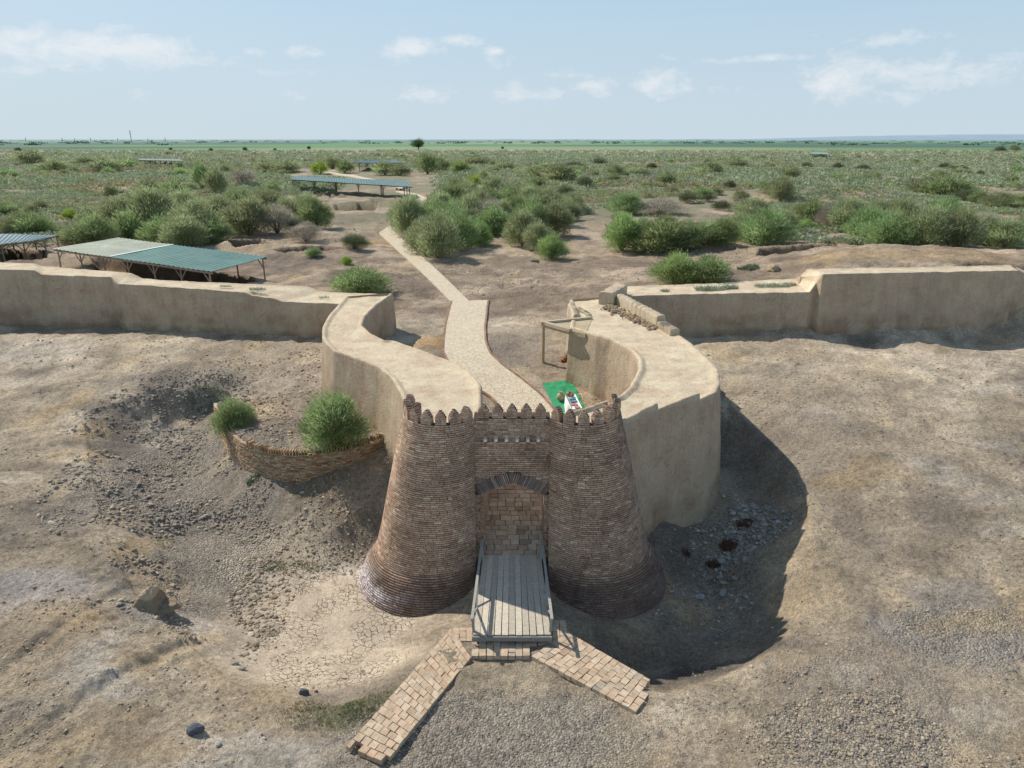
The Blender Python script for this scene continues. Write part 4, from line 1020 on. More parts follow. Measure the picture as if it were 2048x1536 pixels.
tbx.add(tuple(cen-np.array((0, 0, .03))), tuple(e1*.49), tuple(e2*.49), (0, 0, .015), (.5, .4, .3)); k1 = tbx.build('tabletop', M_WOOD)
ks = [k1]
for u_, v_ in ((.08, .06), (.92, .06), (.08, .94), (.92, .94)):
    q = c0+e1*u_+e2*v_; v1, f1 = tube([(q[0], q[1], hz(q[0], q[1])), (q[0], q[1], TH-.03)], .02, 6); ks.append(mesh_py('leg', v1, f1, M_WOOD, None, False, np.full((len(v1), 3), .4)))
rel(tb, *ks)
def pot(name, at, sc, prof, colr, label, cat, handle=True, tilt=0):
    r_ = empty(name, at, label=label, cat=cat); v1, f1 = lathe([(a*sc, b*sc) for a, b in prof], 24)
    o_ = mesh_py('body', v1, f1, M_CLAY, None, True, np.full((len(v1), 3), 1.)*np.array(colr)); o_.parent = r_
    if handle:
        v1, f1 = tube([(.30*sc+.02, 0, .78*sc), (.52*sc, 0, .74*sc), (.52*sc, 0, .5*sc), (.40*sc, 0, .42*sc)], .035*sc+.006, 6); o_ = mesh_py('handle', v1, f1, M_CLAY, None, True, np.full((len(v1), 3), 1.)*np.array(colr)); o_.parent = r_
    r_.rotation_euler = (R(tilt), 0, 0)
    return r_
JAR = [(0, 0), (.18, 0), (.34, .16), (.42, .38), (.40, .58), (.26, .76), (.15, .84), (.14, .92), (.19, .97), (.15, .965), (.10, .88), (0, .86)]
jp = G(1121,803,1.7); pot('clay_jar', (jp[0], jp[1], jp[2]+.05), .48, JAR, (.40, .31, .20), 'big round clay jar standing on the carpet left of the table', 'jar')
def on_table(px, py): return P(px, py, TH+.004)
pot('clay_jug', on_table(1138,792), .27, JAR, (.36, .19, .11), 'brown clay jug on the far end of the white table', 'jug')
pot('clay_cup', on_table(1144,794), .2, JAR, (.45, .16, .10), 'small red clay pot beside the brown jug on the table', 'pot', False)
def plate(px, py, colr, label, r_=.16):
    a_ = on_table(px, py); v1, f1 = lathe([(0, 0), (r_*.6, 0), (r_, .035), (r_*.96, .042), (r_*.55, .012), (0, .012)], 20); o_ = mesh_py('plate', v1, f1, M_CLAY, None, True, np.full((len(v1), 3), 1.)*np.array(colr)); o_.location = a_; tag(o_, label, 'plate')
bk = Boxes()
def flatbox(name, px, py, w, d_, h, colr, label, cat):
    a_ = np.array(on_table(px, py)); b0 = Boxes(); ex = e1/np.linalg.norm(e1); ey = e2/np.linalg.norm(e2)
    b0.add(tuple(a_+np.array((0, 0, h/2))), tuple(ex*w/2), tuple(ey*d_/2), (0, 0, h/2), colr); o_ = b0.build(name, M_CLOTH); tag(o_, label, cat)
flatbox('folded_cloth', 1145,799,.30,.20,.04,(.05, .22, .26), 'teal folded cloth nearest the jugs on the table', 'cloth')
flatbox('folded_cloth', 1148,804,.32,.20,.03,(.08, .14, .24), 'dark blue folded cloth in the middle of the table', 'cloth')
plate(1149,810,(.42, .18, .13), 'reddish clay plate near the middle of the table'); plate(1154,815,(.45, .26, .2), 'pinkish clay plate at the near end of the table', .14)

# ------------------------------------------------------------------ stones
def ico():
    t = (1+5**.5)/2; v = np.array([(-1,t,0),(1,t,0),(-1,-t,0),(1,-t,0),(0,-1,t),(0,1,t),(0,-1,-t),(0,1,-t),(t,0,-1),(t,0,1),(-t,0,-1),(-t,0,1)], float); v /= np.linalg.norm(v[0])
    f = np.array([(0,11,5),(0,5,1),(0,1,7),(0,7,10),(0,10,11),(1,5,9),(5,11,4),(11,10,2),(10,7,6),(7,1,8),(3,9,4),(3,4,2),(3,2,6),(3,6,8),(3,8,9),(4,9,5),(2,4,11),(6,2,10),(8,6,7),(9,8,1)]); return v, f
IV, IF = ico()
def ico2():
    v = [tuple(p) for p in IV]; f = []; cch = {}
    def mid(a, b):
        k = (min(a, b), max(a, b))
        if k not in cch: m = (np.array(v[a])+np.array(v[b])); m /= np.linalg.norm(m); cch[k] = len(v); v.append(tuple(m))
        return cch[k]
    for a, b, c in IF:
        x, y, z = mid(a, b), mid(b, c), mid(c, a); f += [(a, x, z), (b, y, x), (c, z, y), (x, y, z)]
    return np.array(v), np.array(f)
IV2, IF2 = ico2()
def stones(name, regs, label_kind, smooth=False):
    Vs = []; Cs = []; nS = 0
    for (px, py, z, rx, ry, n, s0, s1, cols) in regs:
        cx, cy = P2(px, py, z)
        a = rng.uniform(0, 2*np.pi, n); r_ = np.sqrt(rng.uniform(0, 1, n)); x = cx+rx*r_*np.cos(a); y = cy+ry*r_*np.sin(a)
        keep = fbm(x/1.5, y/1.5, 3, 99) > -.15; x = x[keep]; y = y[keep]; n = len(x)
        if n == 0: continue
        zz = H(x, y); s = s0*(s1/s0)**(rng.uniform(0, 1, n)**2.2)
        sc = np.stack([s*rng.uniform(.8, 1.4, n), s*rng.uniform(.6, 1.1, n), s*rng.uniform(.35, .7, n)], 1)
        th = rng.uniform(0, 6.28, n); v = IV[None]*(1+rng.normal(0, .13, (n, 12, 1))); v = v*sc[:, None]
        X = v[..., 0]*np.cos(th)[:, None]-v[..., 1]*np.sin(th)[:, None]; Y = v[..., 0]*np.sin(th)[:, None]+v[..., 1]*np.cos(th)[:, None]
        Vs.append(np.stack([X+x[:, None], Y+y[:, None], v[..., 2]+zz[:, None]+s[:, None]*.12], -1))
        cc_ = np.array(cols)[rng.integers(0, len(cols), n)]*rng.uniform(.75, 1.2, (n, 1)); Cs.append(np.repeat(cc_, 12, 0))
    V = np.concatenate([v.reshape(-1, 3) for v in Vs]); n = len(V)//12
    Fc = (IF[None]+(np.arange(n)*12)[:, None, None]).reshape(-1, 3)
    o = mesh_np(name, V, Fc, np.concatenate(Cs), smooth, M_STONE); tag(o, *label_kind); o['kind'] = 'stuff'; return o
greys = [(.27, .235, .195), (.34, .295, .24), (.21, .185, .16), (.40, .335, .25)]; SG = [(.30,.285,.25),(.37,.35,.31),(.24,.23,.205)]; soils = [(.36, .29, .20), (.30, .24, .17), (.42, .35, .26), (.26, .21, .16)]
stones('rubble', [(330,940,.2,3.2,7,4200,.025,.12,greys),(430,1090,-.6,2.6,5.5,2400,.025,.11,greys),(470,1230,-.9,1.8,2.6,500,.04,.13,soils),(280,860,.8,3,3,700,.03,.10,greys),(400,1200,-.8,2.5,2,400,.04,.12,soils),(360,790,1.6,4,1.5,500,.03,.1,greys),(560,1050,-.2,3,2.2,500,.03,.09,soils)], ('grey rubble and pebbles strewn over the dry moat left of the gate', 'rubble'))
stones('rubble', [(1510,1075,-.6,1.2,1.5,520,.05,.15,SG),(1450,1110,-.9,1.3,1.6,520,.04,.14,SG),(1400,1220,-1.3,1.7,1.3,300,.03,.11,SG),(1340,1160,-1.,1.5,2,300,.02,.07,greys),(1470,1010,0,1.,2.,300,.02,.07,greys)], ('blue-grey stones lying in the shaded moat right of the gate', 'rubble'))
stones('gravel', [(1780,1490,.3,3.4,1.6,5200,.018,.055,greys+soils),(1000,1490,0,4.5,2.0,7000,.012,.026,greys+[(.46,.42,.35)]),(1960,1270,.8,3,1.6,1500,.015,.04,greys),(1650,1430,.2,4,1.6,1800,.012,.035,soils)], ('fine grey gravel scattered over the foreground', 'gravel'))
stones('clods', [(1700,1000,1.3,9,11,5200,.016,.055,soils),(200,1000,1.1,8,9,4200,.018,.06,soils),(200,1350,.4,6,4,2600,.015,.055,soils),(600,760,2.2,7,5,1800,.03,.09,soils),(1050,560,2.7,12,9,3000,.03,.09,soils),(1700,780,2.2,14,6,2400,.02,.07,soils),(650,1040,.2,3.5,2,1500,.02,.08,soils),(560,470,2.8,14,9,2200,.04,.13,soils),(1600,500,3.8,12,6,2600,.04,.12,soils),(620,830,2.0,4.5,3.,900,.03,.1,[(.45,.33,.22),(.38,.27,.18)]),(850,560,2.8,8,8,1200,.03,.08,soils),(300,720,2.4,12,5,1500,.02,.08,soils),(1250,770,1.8,2.5,3,500,.015,.04,soils),(1550,1450,.2,4,1.6,1200,.012,.035,soils)], ('crumbled soil clods scattered over the bare ground', 'soil clods'))
# rubble strip lying on the right rampart top
def strip_rub():
    Vs = []; Cs = []
    A_ = np.array(P(1212,612,AZ)); B_ = np.array(P(1312,657,AZ)); n = 260
    for i in range(n):
        t = random.random(); q = A_*(1-t)+B_*t; off = random.gauss(0, .28)
        s = random.uniform(.05, .13); v = IV*(1+rng.normal(0, .15, (12, 1)))*np.array((s, s*.8, s*.6)); th = random.uniform(0, 6)
        X = v[:, 0]*math.cos(th)-v[:, 1]*math.sin(th); Y = v[:, 0]*math.sin(th)+v[:, 1]*math.cos(th)
        Vs.append(np.stack([X+q[0]+off*.6, Y+q[1]+off, v[:, 2]+AZ+.05], 1)); Cs.append(np.repeat(np.array([(.36, .28, .19)])*random.uniform(.6, 1.2), 12, 0))
    Fc = (IF[None]+(np.arange(n)*12)[:, None, None]).reshape(-1, 3); o = mesh_np('rubble', np.concatenate(Vs), Fc, np.concatenate(Cs), False, M_STONE); tag(o, 'strip of broken brick lumps lying on top of the right rampart', 'rubble', kind='stuff')
strip_rub()
def rock(px, py, z, s, colr, label, name='rock', flat=.7, seed=1, tall=None):
    p = G(px, py, z); r_ = np.random.default_rng(seed); v = IV2.copy(); v *= (1+r_.normal(0, .10, (len(v), 1))+.25*np.round(np.sin(v[:, :1]*3+seed)*1.2)/1.2*.5)
    v *= np.array((s, s*.8, s*(tall or flat))); o = mesh_np(name, v, IF2, np.full((len(v), 3), 1.)*np.array(colr), False, M_STONE); o.location = (p[0], p[1], p[2]+s*.3); tag(o, label, 'rock'); return o
rock(393,1462,.05,.21,(.10,.11,.13), 'larger dark blue-grey rock on bare soil at lower left', seed=3)
rock(608,1388,-.3,.13,(.10,.11,.12), 'smaller dark angular rock left of the long paved strip', seed=5, flat=1.1)
rock(632,1384,-.3,.055,(.12,.09,.09), 'small dark stone just right of the angular rock', seed=6)
rock(437,1490,.03,.09,(.45,.40,.33), 'pale rounded stone right of the larger dark rock', seed=8)
rock(470,1328,-.4,.13,(.30,.26,.21), 'long flat grey stone on the cracked mud flat', seed=9, flat=.35)
rock(484,1338,-.4,.12,(.28,.24,.20), 'second flat grey stone on the cracked mud flat', seed=10, flat=.4)
rock(1443,1125,-.8,.17,(.28,.31,.31), 'rounded blue-grey boulder among stones in the shaded moat', seed=11)
rock(1398,1196,-.95,.18,(.33,.34,.34), 'pale blocky stone lying alone in the shaded moat', seed=12, flat=.6)
rock(1445,1190,-.9,.15,(.32,.34,.35), 'upright oval stone in the shaded moat', seed=13, tall=1.1)
rock(1547,556-15,4.0,.5,(.40,.31,.20), 'block of pale brick masonry beside the excavated pit on the right', name='masonry_block', seed=14, flat=.6)
# eroded clay hump
p = G(300,1215,.2); v = []; nn_ = 40; mm = 26
for i in range(mm):
    t = i/(mm-1)
    for k in range(nn_):
        a = 2*math.pi*k/nn_; r_ = .62*(1-t)**.75*(1+.18*math.sin(a*2+.5)+.12*math.sin(a*5+3*t))+.01
        z_ = .95*(t**1.25) if True else 0
        x_ = r_*1.15*math.cos(a)+.22*t; y_ = r_*math.sin(a)+.05*t
        if math.cos(a-.2) > .25 and t > .25: x_ = min(x_, .30+.05*math.sin(9*z_))
        v.append((x_, y_, z_-.12))
v = np.array(v); v[:, 2] += .09*fbm(v[:, 0]*5, v[:, 1]*5, 3, 3)+.05*fbm(v[:, 0]*14, v[:, 1]*14, 2, 4); v[:, 0] += .05*fbm(v[:, 1]*6, v[:, 2]*6, 3, 5)
idx = np.arange(mm*nn_).reshape(mm, nn_); Fc = np.stack([idx[:-1], np.roll(idx[:-1], -1, 1), np.roll(idx[1:], -1, 1), idx[1:]], -1).reshape(-1, 4)
hp = mesh_np('clay_hump', v, Fc, np.where(v[:, 2:3] > .45, 1., .62)*np.array((.42, .33, .23))+np.zeros((len(v), 3)), False, M_STONE); hp.location = (p[0], p[1], p[2]); tag(hp, 'eroded stump of pale clay standing at the lower left moat edge', 'clay hump')

# ------------------------------------------------------------------ vegetation
def leaf_cloud(n, seed, shape, leaf, cols, lumps=10, wisp=.35):
    """a bush of unit height: many narrow sprays filling overlapping rounded lumps, pointing up and out"""
    r = np.random.default_rng(seed); w = shape; lumps = lumps+6
    ang = np.arange(lumps)*2.4+r.uniform(0, 1.2, lumps); q = np.sqrt((np.arange(lumps)+.5)/lumps)
    rho = r.uniform(.16, .34, lumps); cx = (w-rho*.8)*q*np.cos(ang)*r.uniform(.75, 1, lumps); cy = (w-rho*.8)*q*np.sin(ang)*r.uniform(.75, 1, lumps)
    cz = (1-rho)*np.sqrt(np.clip(1-(q*.93)**2, .03, 1))*r.uniform(.62, 1., lumps); cz[0] = 1-rho[0]; cz = np.maximum(cz, rho*.7)
    pk = rho**2*r.uniform(.6, 1.3, lumps); k = r.choice(lumps, n, p=pk/pk.sum())
    u = r.normal(0, 1, (n, 3)); u /= np.linalg.norm(u, axis=1)[:, None]; u[:, 2] = np.where(u[:, 2] < -.3, -u[:, 2]*.6, u[:, 2])
    t = r.uniform(0, 1, n)**.45*r.normal(1, .15, n)
    o = np.stack([cx[k], cy[k], cz[k]], 1)+u*(rho[k]*t)[:, None]*np.array((1, 1, 1.05))
    # some sprays fill the skirt between the lumps and the ground
    m = r.uniform(0, 1, n) < .22; o[m, 2] *= r.uniform(.1, .9, m.sum()); o[m, :2] *= .9
    o[:, 2] = np.maximum(o[:, 2], .02)
    d = o*np.array((1.3, 1.3, .25))+u*.35+np.array((0, 0, .55))+r.normal(0, wisp*.6, (n, 3)); d /= np.linalg.norm(d, axis=1)[:, None]
    s = np.cross(d, r.normal(0, 1, (n, 3))); s /= np.linalg.norm(s, axis=1)[:, None]
    Lh = leaf*r.uniform(.5, 1.7, n)[:, None]*np.where(r.uniform(0, 1, n) < .13, 2.1, 1)[:, None]; Wh = leaf*.12*r.uniform(.7, 1.4, n)[:, None]
    V = np.stack([o-s*Wh, o+s*Wh, o+d*Lh+s*Wh*.35, o+d*Lh-s*Wh*.35], 1)
    lumpc = r.uniform(.74, 1.28, lumps)[k]
    cols = np.array(cols); c = cols[r.integers(0, len(cols), n)]*lumpc[:, None]*r.uniform(.75, 1.25, (n, 1))
    return V.reshape(-1, 3), np.arange(n*4).reshape(n, 4), np.repeat(c, 4, 0)
def stems(seed, w, colr, n=16):
    r = random.Random(seed); parts = []
    for i in range(n):
        a = r.uniform(0, 6.28); q = w*r.uniform(.2, .8); h = r.uniform(.5, .88)
        parts.append(tube([(0, 0, -.05), (q*.35*math.cos(a), q*.35*math.sin(a), h*.4), (q*math.cos(a), q*math.sin(a), h)], [.016, .010, .004], 4))
    v, f = join(parts); return v, f
GREEN = [(.25, .33, .15), (.31, .395, .185), (.20, .265, .12)]
BRIGHT = [(.28, .40, .15), (.34, .455, .19), (.22, .32, .12)]
OLIVE = [(.26, .31, .155), (.31, .36, .19), (.21, .25, .13), (.32, .32, .20)]
GREYD = [(.34, .30, .26), (.42, .37, .33), (.27, .24, .20), (.30, .31, .21)]
DARK = [(.09, .12, .06), (.12, .15, .075), (.14, .13, .09)]
YEL = [(.30, .40, .07), (.24, .36, .07)]
KIND = {'green': (GREEN, .62, .085), 'bright': (BRIGHT, .60, .085), 'olive': (OLIVE, .66, .085), 'grey': (GREYD, .62, .06), 'dark': (DARK, .62, .07), 'yellow': (YEL, .75, .09)}
protos = {}
def proto(kind, var, dens):
    key = (kind, var, dens)
    if key not in protos:
        cols, w, leaf = KIND[kind]
        n = {0: 26000, 1: 14000, 2: 2600}[dens]; leaf = leaf*{0: .44, 1: .52, 2: 1.05}[dens]
        V, Fc, C_ = leaf_cloud(n, hash((kind, var)) % 1 + var*31+len(kind)*7+ord(kind[0]), w, leaf, cols, 9+var)
        me = mesh_np('foliage', V, Fc, C_, False, M_LEAF); sv, sf = stems(var, w, None, 16 if dens < 2 else 8)
        st = mesh_py('stems', sv, sf, M_TWIG, None, False, np.full((len(sv), 3), 1.)*np.array((.15, .11, .08)))
        protos[key] = (me.data, st.data); bpy.data.objects.remove(me); bpy.data.objects.remove(st)
    return protos[key]
placed = []
def bush(px, py, hpx, wpx, kind, label, group=None, var=None, dens=None, parts=True, pos=None, size=None):
    p = pos or G(px, py); D = proj(*p)[2]
    if size: h_, w_ = size
    else: h_ = hpx*D/F/cp; w_ = wpx*D/F
    var = random.randrange(4) if var is None else var; cols, w0, _ = KIND[kind]
    dens = dens if dens is not None else (0 if D < 45 else (1 if D < 135 else 2))
    fo, st = proto(kind, var, dens); w_ = w_*(1.22 if (D > 45 and not size) else 1); sx = w_/(2*w0*.92)
    nm = 'dry_bush' if kind == 'grey' else 'tamarisk_bush'
    placed.append((p[0], p[1], w_*.5))
    if parts:
        r_ = empty(nm, (p[0], p[1], p[2]-.04), label=label, cat='bush', group=group); r_.rotation_euler = (0, 0, random.uniform(0, 6.28)); r_.scale = (sx, sx, h_)
        for d_, n_ in ((fo, 'foliage'), (st, 'stems')):
            o_ = bpy.data.objects.new(n_, d_); COL.objects.link(o_); o_.parent = r_
    else:
        o_ = bpy.data.objects.new(nm, fo); COL.objects.link(o_); o_.location = (p[0], p[1], p[2]-.04); o_.rotation_euler = (0, 0, random.uniform(0, 6.28)); o_.scale = (sx, sx, h_); tag(o_, label, 'bush', group)
B_ = [
 (472,868,78,92,'green','rounded green bush at the left end of the curved retaining wall'),
 (672,896,114,142,'green','large feathery green bush behind the curved retaining wall'),
 (722,589,56,112,'green','wide green bush just behind the left rampart near the path'),
 (1350,568,62,95,'bright','left half of the bright green bush pair behind the right rampart'),
 (1415,566,55,90,'green','right half of the bright green bush pair behind the right rampart'),
 (710,498,32,52,'dark','dark low bush alone on bare ground left of the straight path'),
 (614,483,40,66,'grey','grey-purple dry bush in front of the left thicket'),
 (598,468,32,42,'dark','dark round bush behind the grey-purple dry bush'),
 (693,529,16,22,'yellow','tiny bright green bush between the left shed and the path'),
 (627,513,20,32,'green','small green bush growing in the shallow dug hollow'),
 (875,515,88,86,'olive','big front bush of the thicket right of the path'),
 (915,500,78,80,'green','tall bush second from the path in the right thicket'),
 (958,492,48,46,'bright','small bright bush at the right foot of the thicket beside the path'),
 (975,462,62,80,'grey','pale grey tinged bush at the right of the path thicket'),
 (985,470,58,70,'green','green bush in front of the pale grey one by the path'),
 (820,470,76,76,'olive','olive tamarisk standing right at the bend of the path'),
 (800,455,45,40,'green','little bush peeping left of the tamarisk at the path bend'),
 (900,430,60,80,'green','bush behind the front of the path thicket'),
 (935,415,52,60,'olive','olive bush at the far back of the path thicket'),
 (950,392,40,46,'yellow','yellowish bush at the top of the path thicket'),
 (1045,492,70,70,'olive','olive bush left of the tall pair in the centre'),
 (1090,450,72,85,'olive','tall olive bush at centre behind the bright one'),
 (1020,415,45,60,'green','green bush between the two central thickets'),
 (1102,518,50,56,'bright','low bright green bush in front of the central thicket'),
 (1243,501,74,68,'bright','bright green bush at the left end of the central hedge row'),
 (1325,506,72,104,'green','broad green bush second in the central hedge row'),
 (1408,490,48,88,'green','low green bush third in the central hedge row'),
 (1475,478,52,60,'olive','olive bush fourth in the central hedge row'),
 (1530,490,70,92,'green','round green bush at the right end of the central hedge row'),
 (1252,428,42,62,'green','green bush on its own above the hedge row'),
 (1320,428,30,100,'grey','brownish low bush right of the lone green one'),
 (1608,462,24,42,'bright','small fresh green bush above the dug pit on the right'),
]
for a in B_: bush(*a)
# thickets: bushes one can tell apart only by their kind -> grouped
def group_bushes(lst, gname, labels):
    for i, (px, py, h_, w_, kd) in enumerate(lst): bush(px, py, h_, w_, kd, labels[kd], gname)
LEFT = [(40,468,44,70,'olive'),(70,472,48,72,'green'),(150,492,40,60,'olive'),(195,490,62,80,'green'),(240,474,76,90,'olive'),(262,482,60,70,'green'),(310,470,92,110,'olive'),(330,490,58,84,'green'),(395,484,84,96,'olive'),(370,492,60,90,'olive'),
 (445,462,70,90,'olive'),(430,486,50,70,'green'),(500,470,76,90,'olive'),(480,440,60,70,'green'),(555,466,60,70,'grey'),(540,440,60,80,'olive'),(580,452,56,60,'olive'),(630,458,62,66,'green'),(610,430,40,60,'olive'),(405,378,50,38,'green'),(432,388,50,46,'olive'),(490,372,38,46,'grey'),
 (350,400,36,60,'green'),(300,392,34,60,'olive'),(365,440,60,90,'olive'),(290,445,50,80,'grey'),(60,330,28,60,'olive'),(110,345,26,56,'olive'),(215,345,30,60,'olive'),(250,338,22,50,'green'),(170,330,18,50,'olive'),(15,430,26,40,'green'),(140,478,22,40,'yellow'),(142,438,20,36,'yellow')]
group_bushes(LEFT, 'bushes of the thicket behind the left sheds', {'olive': 'olive feathery bush in the thicket behind the left sheds', 'green': 'green feathery bush in the thicket behind the left sheds', 'grey': 'grey leafless looking bush in the thicket behind the left sheds', 'yellow': 'small yellow-green bush near the thicket behind the left sheds'})
PTH = [(850,507,72,70,'olive'),(902,484,82,80,'green'),(935,462,72,74,'olive'),(862,465,64,64,'green'),(958,442,62,72,'olive'),(1002,456,55,60,'olive'),(1060,474,80,70,'green'),(1112,472,70,60,'olive'),(1076,503,60,60,'olive'),(1030,452,60,60,'green'),(915,402,46,54,'olive'),(985,432,52,62,'green'),(1060,424,50,64,'olive'),(880,440,56,60,'olive'),(1130,440,44,56,'olive')]
group_bushes(PTH, 'bushes of the thicket right of the paved path', {'olive': 'olive bush inside the dense thicket right of the paved path', 'green': 'green bush inside the dense thicket right of the paved path'})
HED = [(1285,500,66,66,'green'),(1367,500,60,66,'green'),(1445,488,52,62,'green'),(1502,486,58,56,'green')]
group_bushes(HED, 'filling bushes of the central hedge row', {'green': 'green bush filling a gap in the central hedge row'})
RIGHT = [(1560,466,46,60,'olive'),(1500,440,44,80,'olive'),(1590,442,34,60,'olive'),(1620,450,52,60,'green'),(1660,455,48,60,'grey'),(1690,462,66,80,'olive'),(1730,480,66,80,'green'),(1775,494,70,90,'green'),(1800,470,74,80,'olive'),(1850,492,76,96,'olive'),(1880,470,74,80,'green'),(1915,494,74,90,'olive'),(1960,490,60,80,'olive'),(2010,495,56,90,'olive'),(2050,490,60,80,'olive'),(1750,450,50,60,'olive'),
 (1890,394,40,84,'green'),(1850,388,34,70,'olive'),(1935,405,26,70,'dark'),(1995,418,34,60,'olive'),(2040,420,32,60,'olive'),(1955,412,30,40,'green')]
group_bushes(RIGHT, 'bushes of the long thicket above the right rampart', {'olive': 'olive feathery bush in the long thicket above the right rampart', 'green': 'green feathery bush in the long thicket above the right rampart', 'grey': 'greyish bush in the long thicket above the right rampart', 'dark': 'dark low bush near the long thicket above the right rampart'})
MID = [(1085,360,34,80,'olive'),(1120,365,34,70,'olive'),(1150,340,18,40,'dark'),(1170,375,22,30,'dark'),(1230,358,30,36,'olive'),(1275,352,20,50,'olive'),(1330,372,30,36,'olive'),(1420,350,26,50,'olive'),(1475,335,20,50,'olive'),(1580,357,26,34,'olive'),(1560,400,46,50,'olive'),(1460,378,16,24,'dark'),(1614,336,12,20,'dark'),(1675,338,12,22,'dark'),(1725,342,12,30,'dark'),(1890,340,14,24,'dark'),(1920,343,12,30,'dark'),(1960,352,12,16,'dark'),(855,348,40,44,'green'),(880,345,30,40,'olive'),(920,347,26,40,'bright'),(965,370,30,36,'olive'),(985,400,46,60,'olive'),(1140,425,40,60,'olive'),(1200,330,14,26,'dark'),(770,350,26,50,'olive'),(800,352,24,40,'olive'),(665,338,22,40,'olive'),(690,345,24,34,'green'),(640,348,22,34,'yellow'),(575,345,24,60,'olive'),(540,343,20,50,'olive'),(1240,445,22,40,'olive'),(950,330,18,60,'olive'),(1010,340,18,40,'olive'),(1640,318,10,18,'dark'),(2000,305,12,20,'dark'),(2028,303,12,18,'green')]
for i, (px, py, h_, w_, kd) in enumerate(MID):
    bush(px, py, h_, w_, kd, {'olive': 'olive bush standing out of the sage plain in the middle distance', 'green': 'green bush standing out of the sage plain in the middle distance', 'bright': 'bright green bush right of the far shed', 'dark': 'dark rounded bush standing out of the sage plain', 'yellow': 'yellow-green bush at the start of the far path'}[kd], 'single bushes on the sage plain')
# scattered smaller ones over the plain (rejecting bare ground)
def bare(px, py):
    if 560 < px < 880 and py > 395: return True
    if 600 < px < 900 and 335 < py < 400: return True
    lim = np.interp(px, [0, 200, 420, 650, 700, 850, 900, 1150, 1200, 1480, 1560, 1700, 2048], [500, 470, 460, 420, 345, 345, 500, 490, 405, 430, 450, 480, 500])
    return py > lim
cnt = 0
while cnt < 200:
    y = math.exp(random.uniform(math.log(85), math.log(620))); x = random.uniform(-.8, .8)*y
    z = hz(x, y); px, py, D = proj(x, y, z)
    if not (-60 < px < 2110) or bare(px, py): continue
    if any((x-a)**2+(y-b)**2 < (c*.9)**2 for a, b, c in placed): continue
    if vnoise(np.array([x/30.]), np.array([y/30.]), 5)[0] < -.25: continue
    kd = random.choices(['olive', 'green', 'grey', 'dark', 'bright'], [5, 2, 1, 1.3, .5])[0]; s = random.uniform(1.3, 3.2)*(1.1 if y > 200 else 1)
    bush(0, 0, 0, 0, kd, {'olive': 'low olive bush dotted over the distant plain', 'green': 'low green bush dotted over the distant plain', 'grey': 'low greyish bush dotted over the distant plain', 'dark': 'low dark bush dotted over the distant plain', 'bright': 'low fresh green bush dotted over the distant plain'}[kd], 'low bushes dotted over the plain', pos=(x, y, z), size=(s*.8, s*1.5), parts=False, dens=2); cnt += 1
# sage ground cover
def sage(n, y0, y1, leafs, seed, small=1.):
    r = np.random.default_rng(seed)
    y = np.exp(r.uniform(math.log(y0), math.log(y1), n)); x = r.uniform(-.84, .84, n)*y
    z = H(x, y); px, py, D = proj(x, y, z)
    lim = np.interp(px, [0, 200, 420, 560, 640, 700, 850, 900, 1150, 1200, 1480, 1560, 1700, 2048], [500, 480, 462, 425, 400, 352, 348, 440, 450, 415, 440, 470, 505, 510])+18*vnoise(px/35, py/20, 3)
    hole = (px > 575) & (px < 880) & (py > 338) & (py < 360)
    bare_n = fbm(x/14, y/14, 4, 88)+.12*fbm(x/3, y/3, 2, 89)
    keep = (py < lim) & ~hole & (bare_n > -.22+.12*sstep(140, 300, y)*-1+.18*((px > 1250) & (py > 385))) & (px > -80) & (px < 2130)
    for nm_, pl_ in (('a', P3C), ('b', P4C)): keep &= dist_poly(x, y, pl_, False) > 2.2
    x, y, z = x[keep], y[keep], z[keep]; n = len(x)
    s = r.uniform(.28, .62, n)*small*(1+.6*(y > 180))
    k = leafs
    a = r.uniform(0, 2*np.pi, (n, k)); q = np.sqrt(r.uniform(0, 1, (n, k))); hh = np.sqrt(np.clip(1-q*q, 0, 1))*r.uniform(.45, 1, (n, k))
    sx = s[:, None]*1.25*r.uniform(.8, 1.4, (n, 1))
    O_ = np.stack([x[:, None]+sx*q*np.cos(a), y[:, None]+sx*q*np.sin(a), z[:, None]+s[:, None]*hh*.95], -1)
    d = np.stack([np.cos(a)*q, np.sin(a)*q, np.full((n, k), .6)], -1)+r.normal(0, .3, (n, k, 3)); d /= np.linalg.norm(d, axis=-1)[..., None]
    sd = np.cross(d, r.normal(0, 1, (n, k, 3))); sd /= np.linalg.norm(sd, axis=-1)[..., None]
    l = (s[:, None]*(2.6/math.sqrt(k))*r.uniform(.6, 1.3, (n, k)))[..., None]
    V = np.stack([O_-sd*l*.34, O_+sd*l*.34, O_+d*l+sd*l*.18, O_+d*l-sd*l*.18], 2).reshape(-1, 3)
    pal = np.array([(.37, .43, .28), (.32, .39, .23), (.42, .45, .31), (.31, .37, .17), (.43, .37, .25)])
    pn = (fbm(x/25, y/25, 3, 91)*4+2.2+r.normal(0, .8, n)); c = pal[np.clip(pn, 0, 4).astype(int)]*r.uniform(.8, 1.15, (n, 1))
    c = np.repeat(np.repeat(c, k, 0)*r.uniform(.8, 1.2, (n*k, 1)), 4, 0)
    return V, c
Va, Ca = sage(21000, 70, 170, 40, 1, 1.15); Vb, Cb = sage(26000, 150, 420, 18, 2, 1.1); Vc, Cc = sage(12000, 380, 760, 9, 3, 1.4)
V = np.concatenate([Va, Vb, Vc]); Cg = np.concatenate([Ca, Cb, Cc])
sg = mesh_np('sage_scrub', V, np.arange(len(V)).reshape(-1, 4), Cg, False, M_SAGE); tag(sg, 'grey-green sage scrub covering the plain behind the ramparts', 'scrub', kind='stuff')
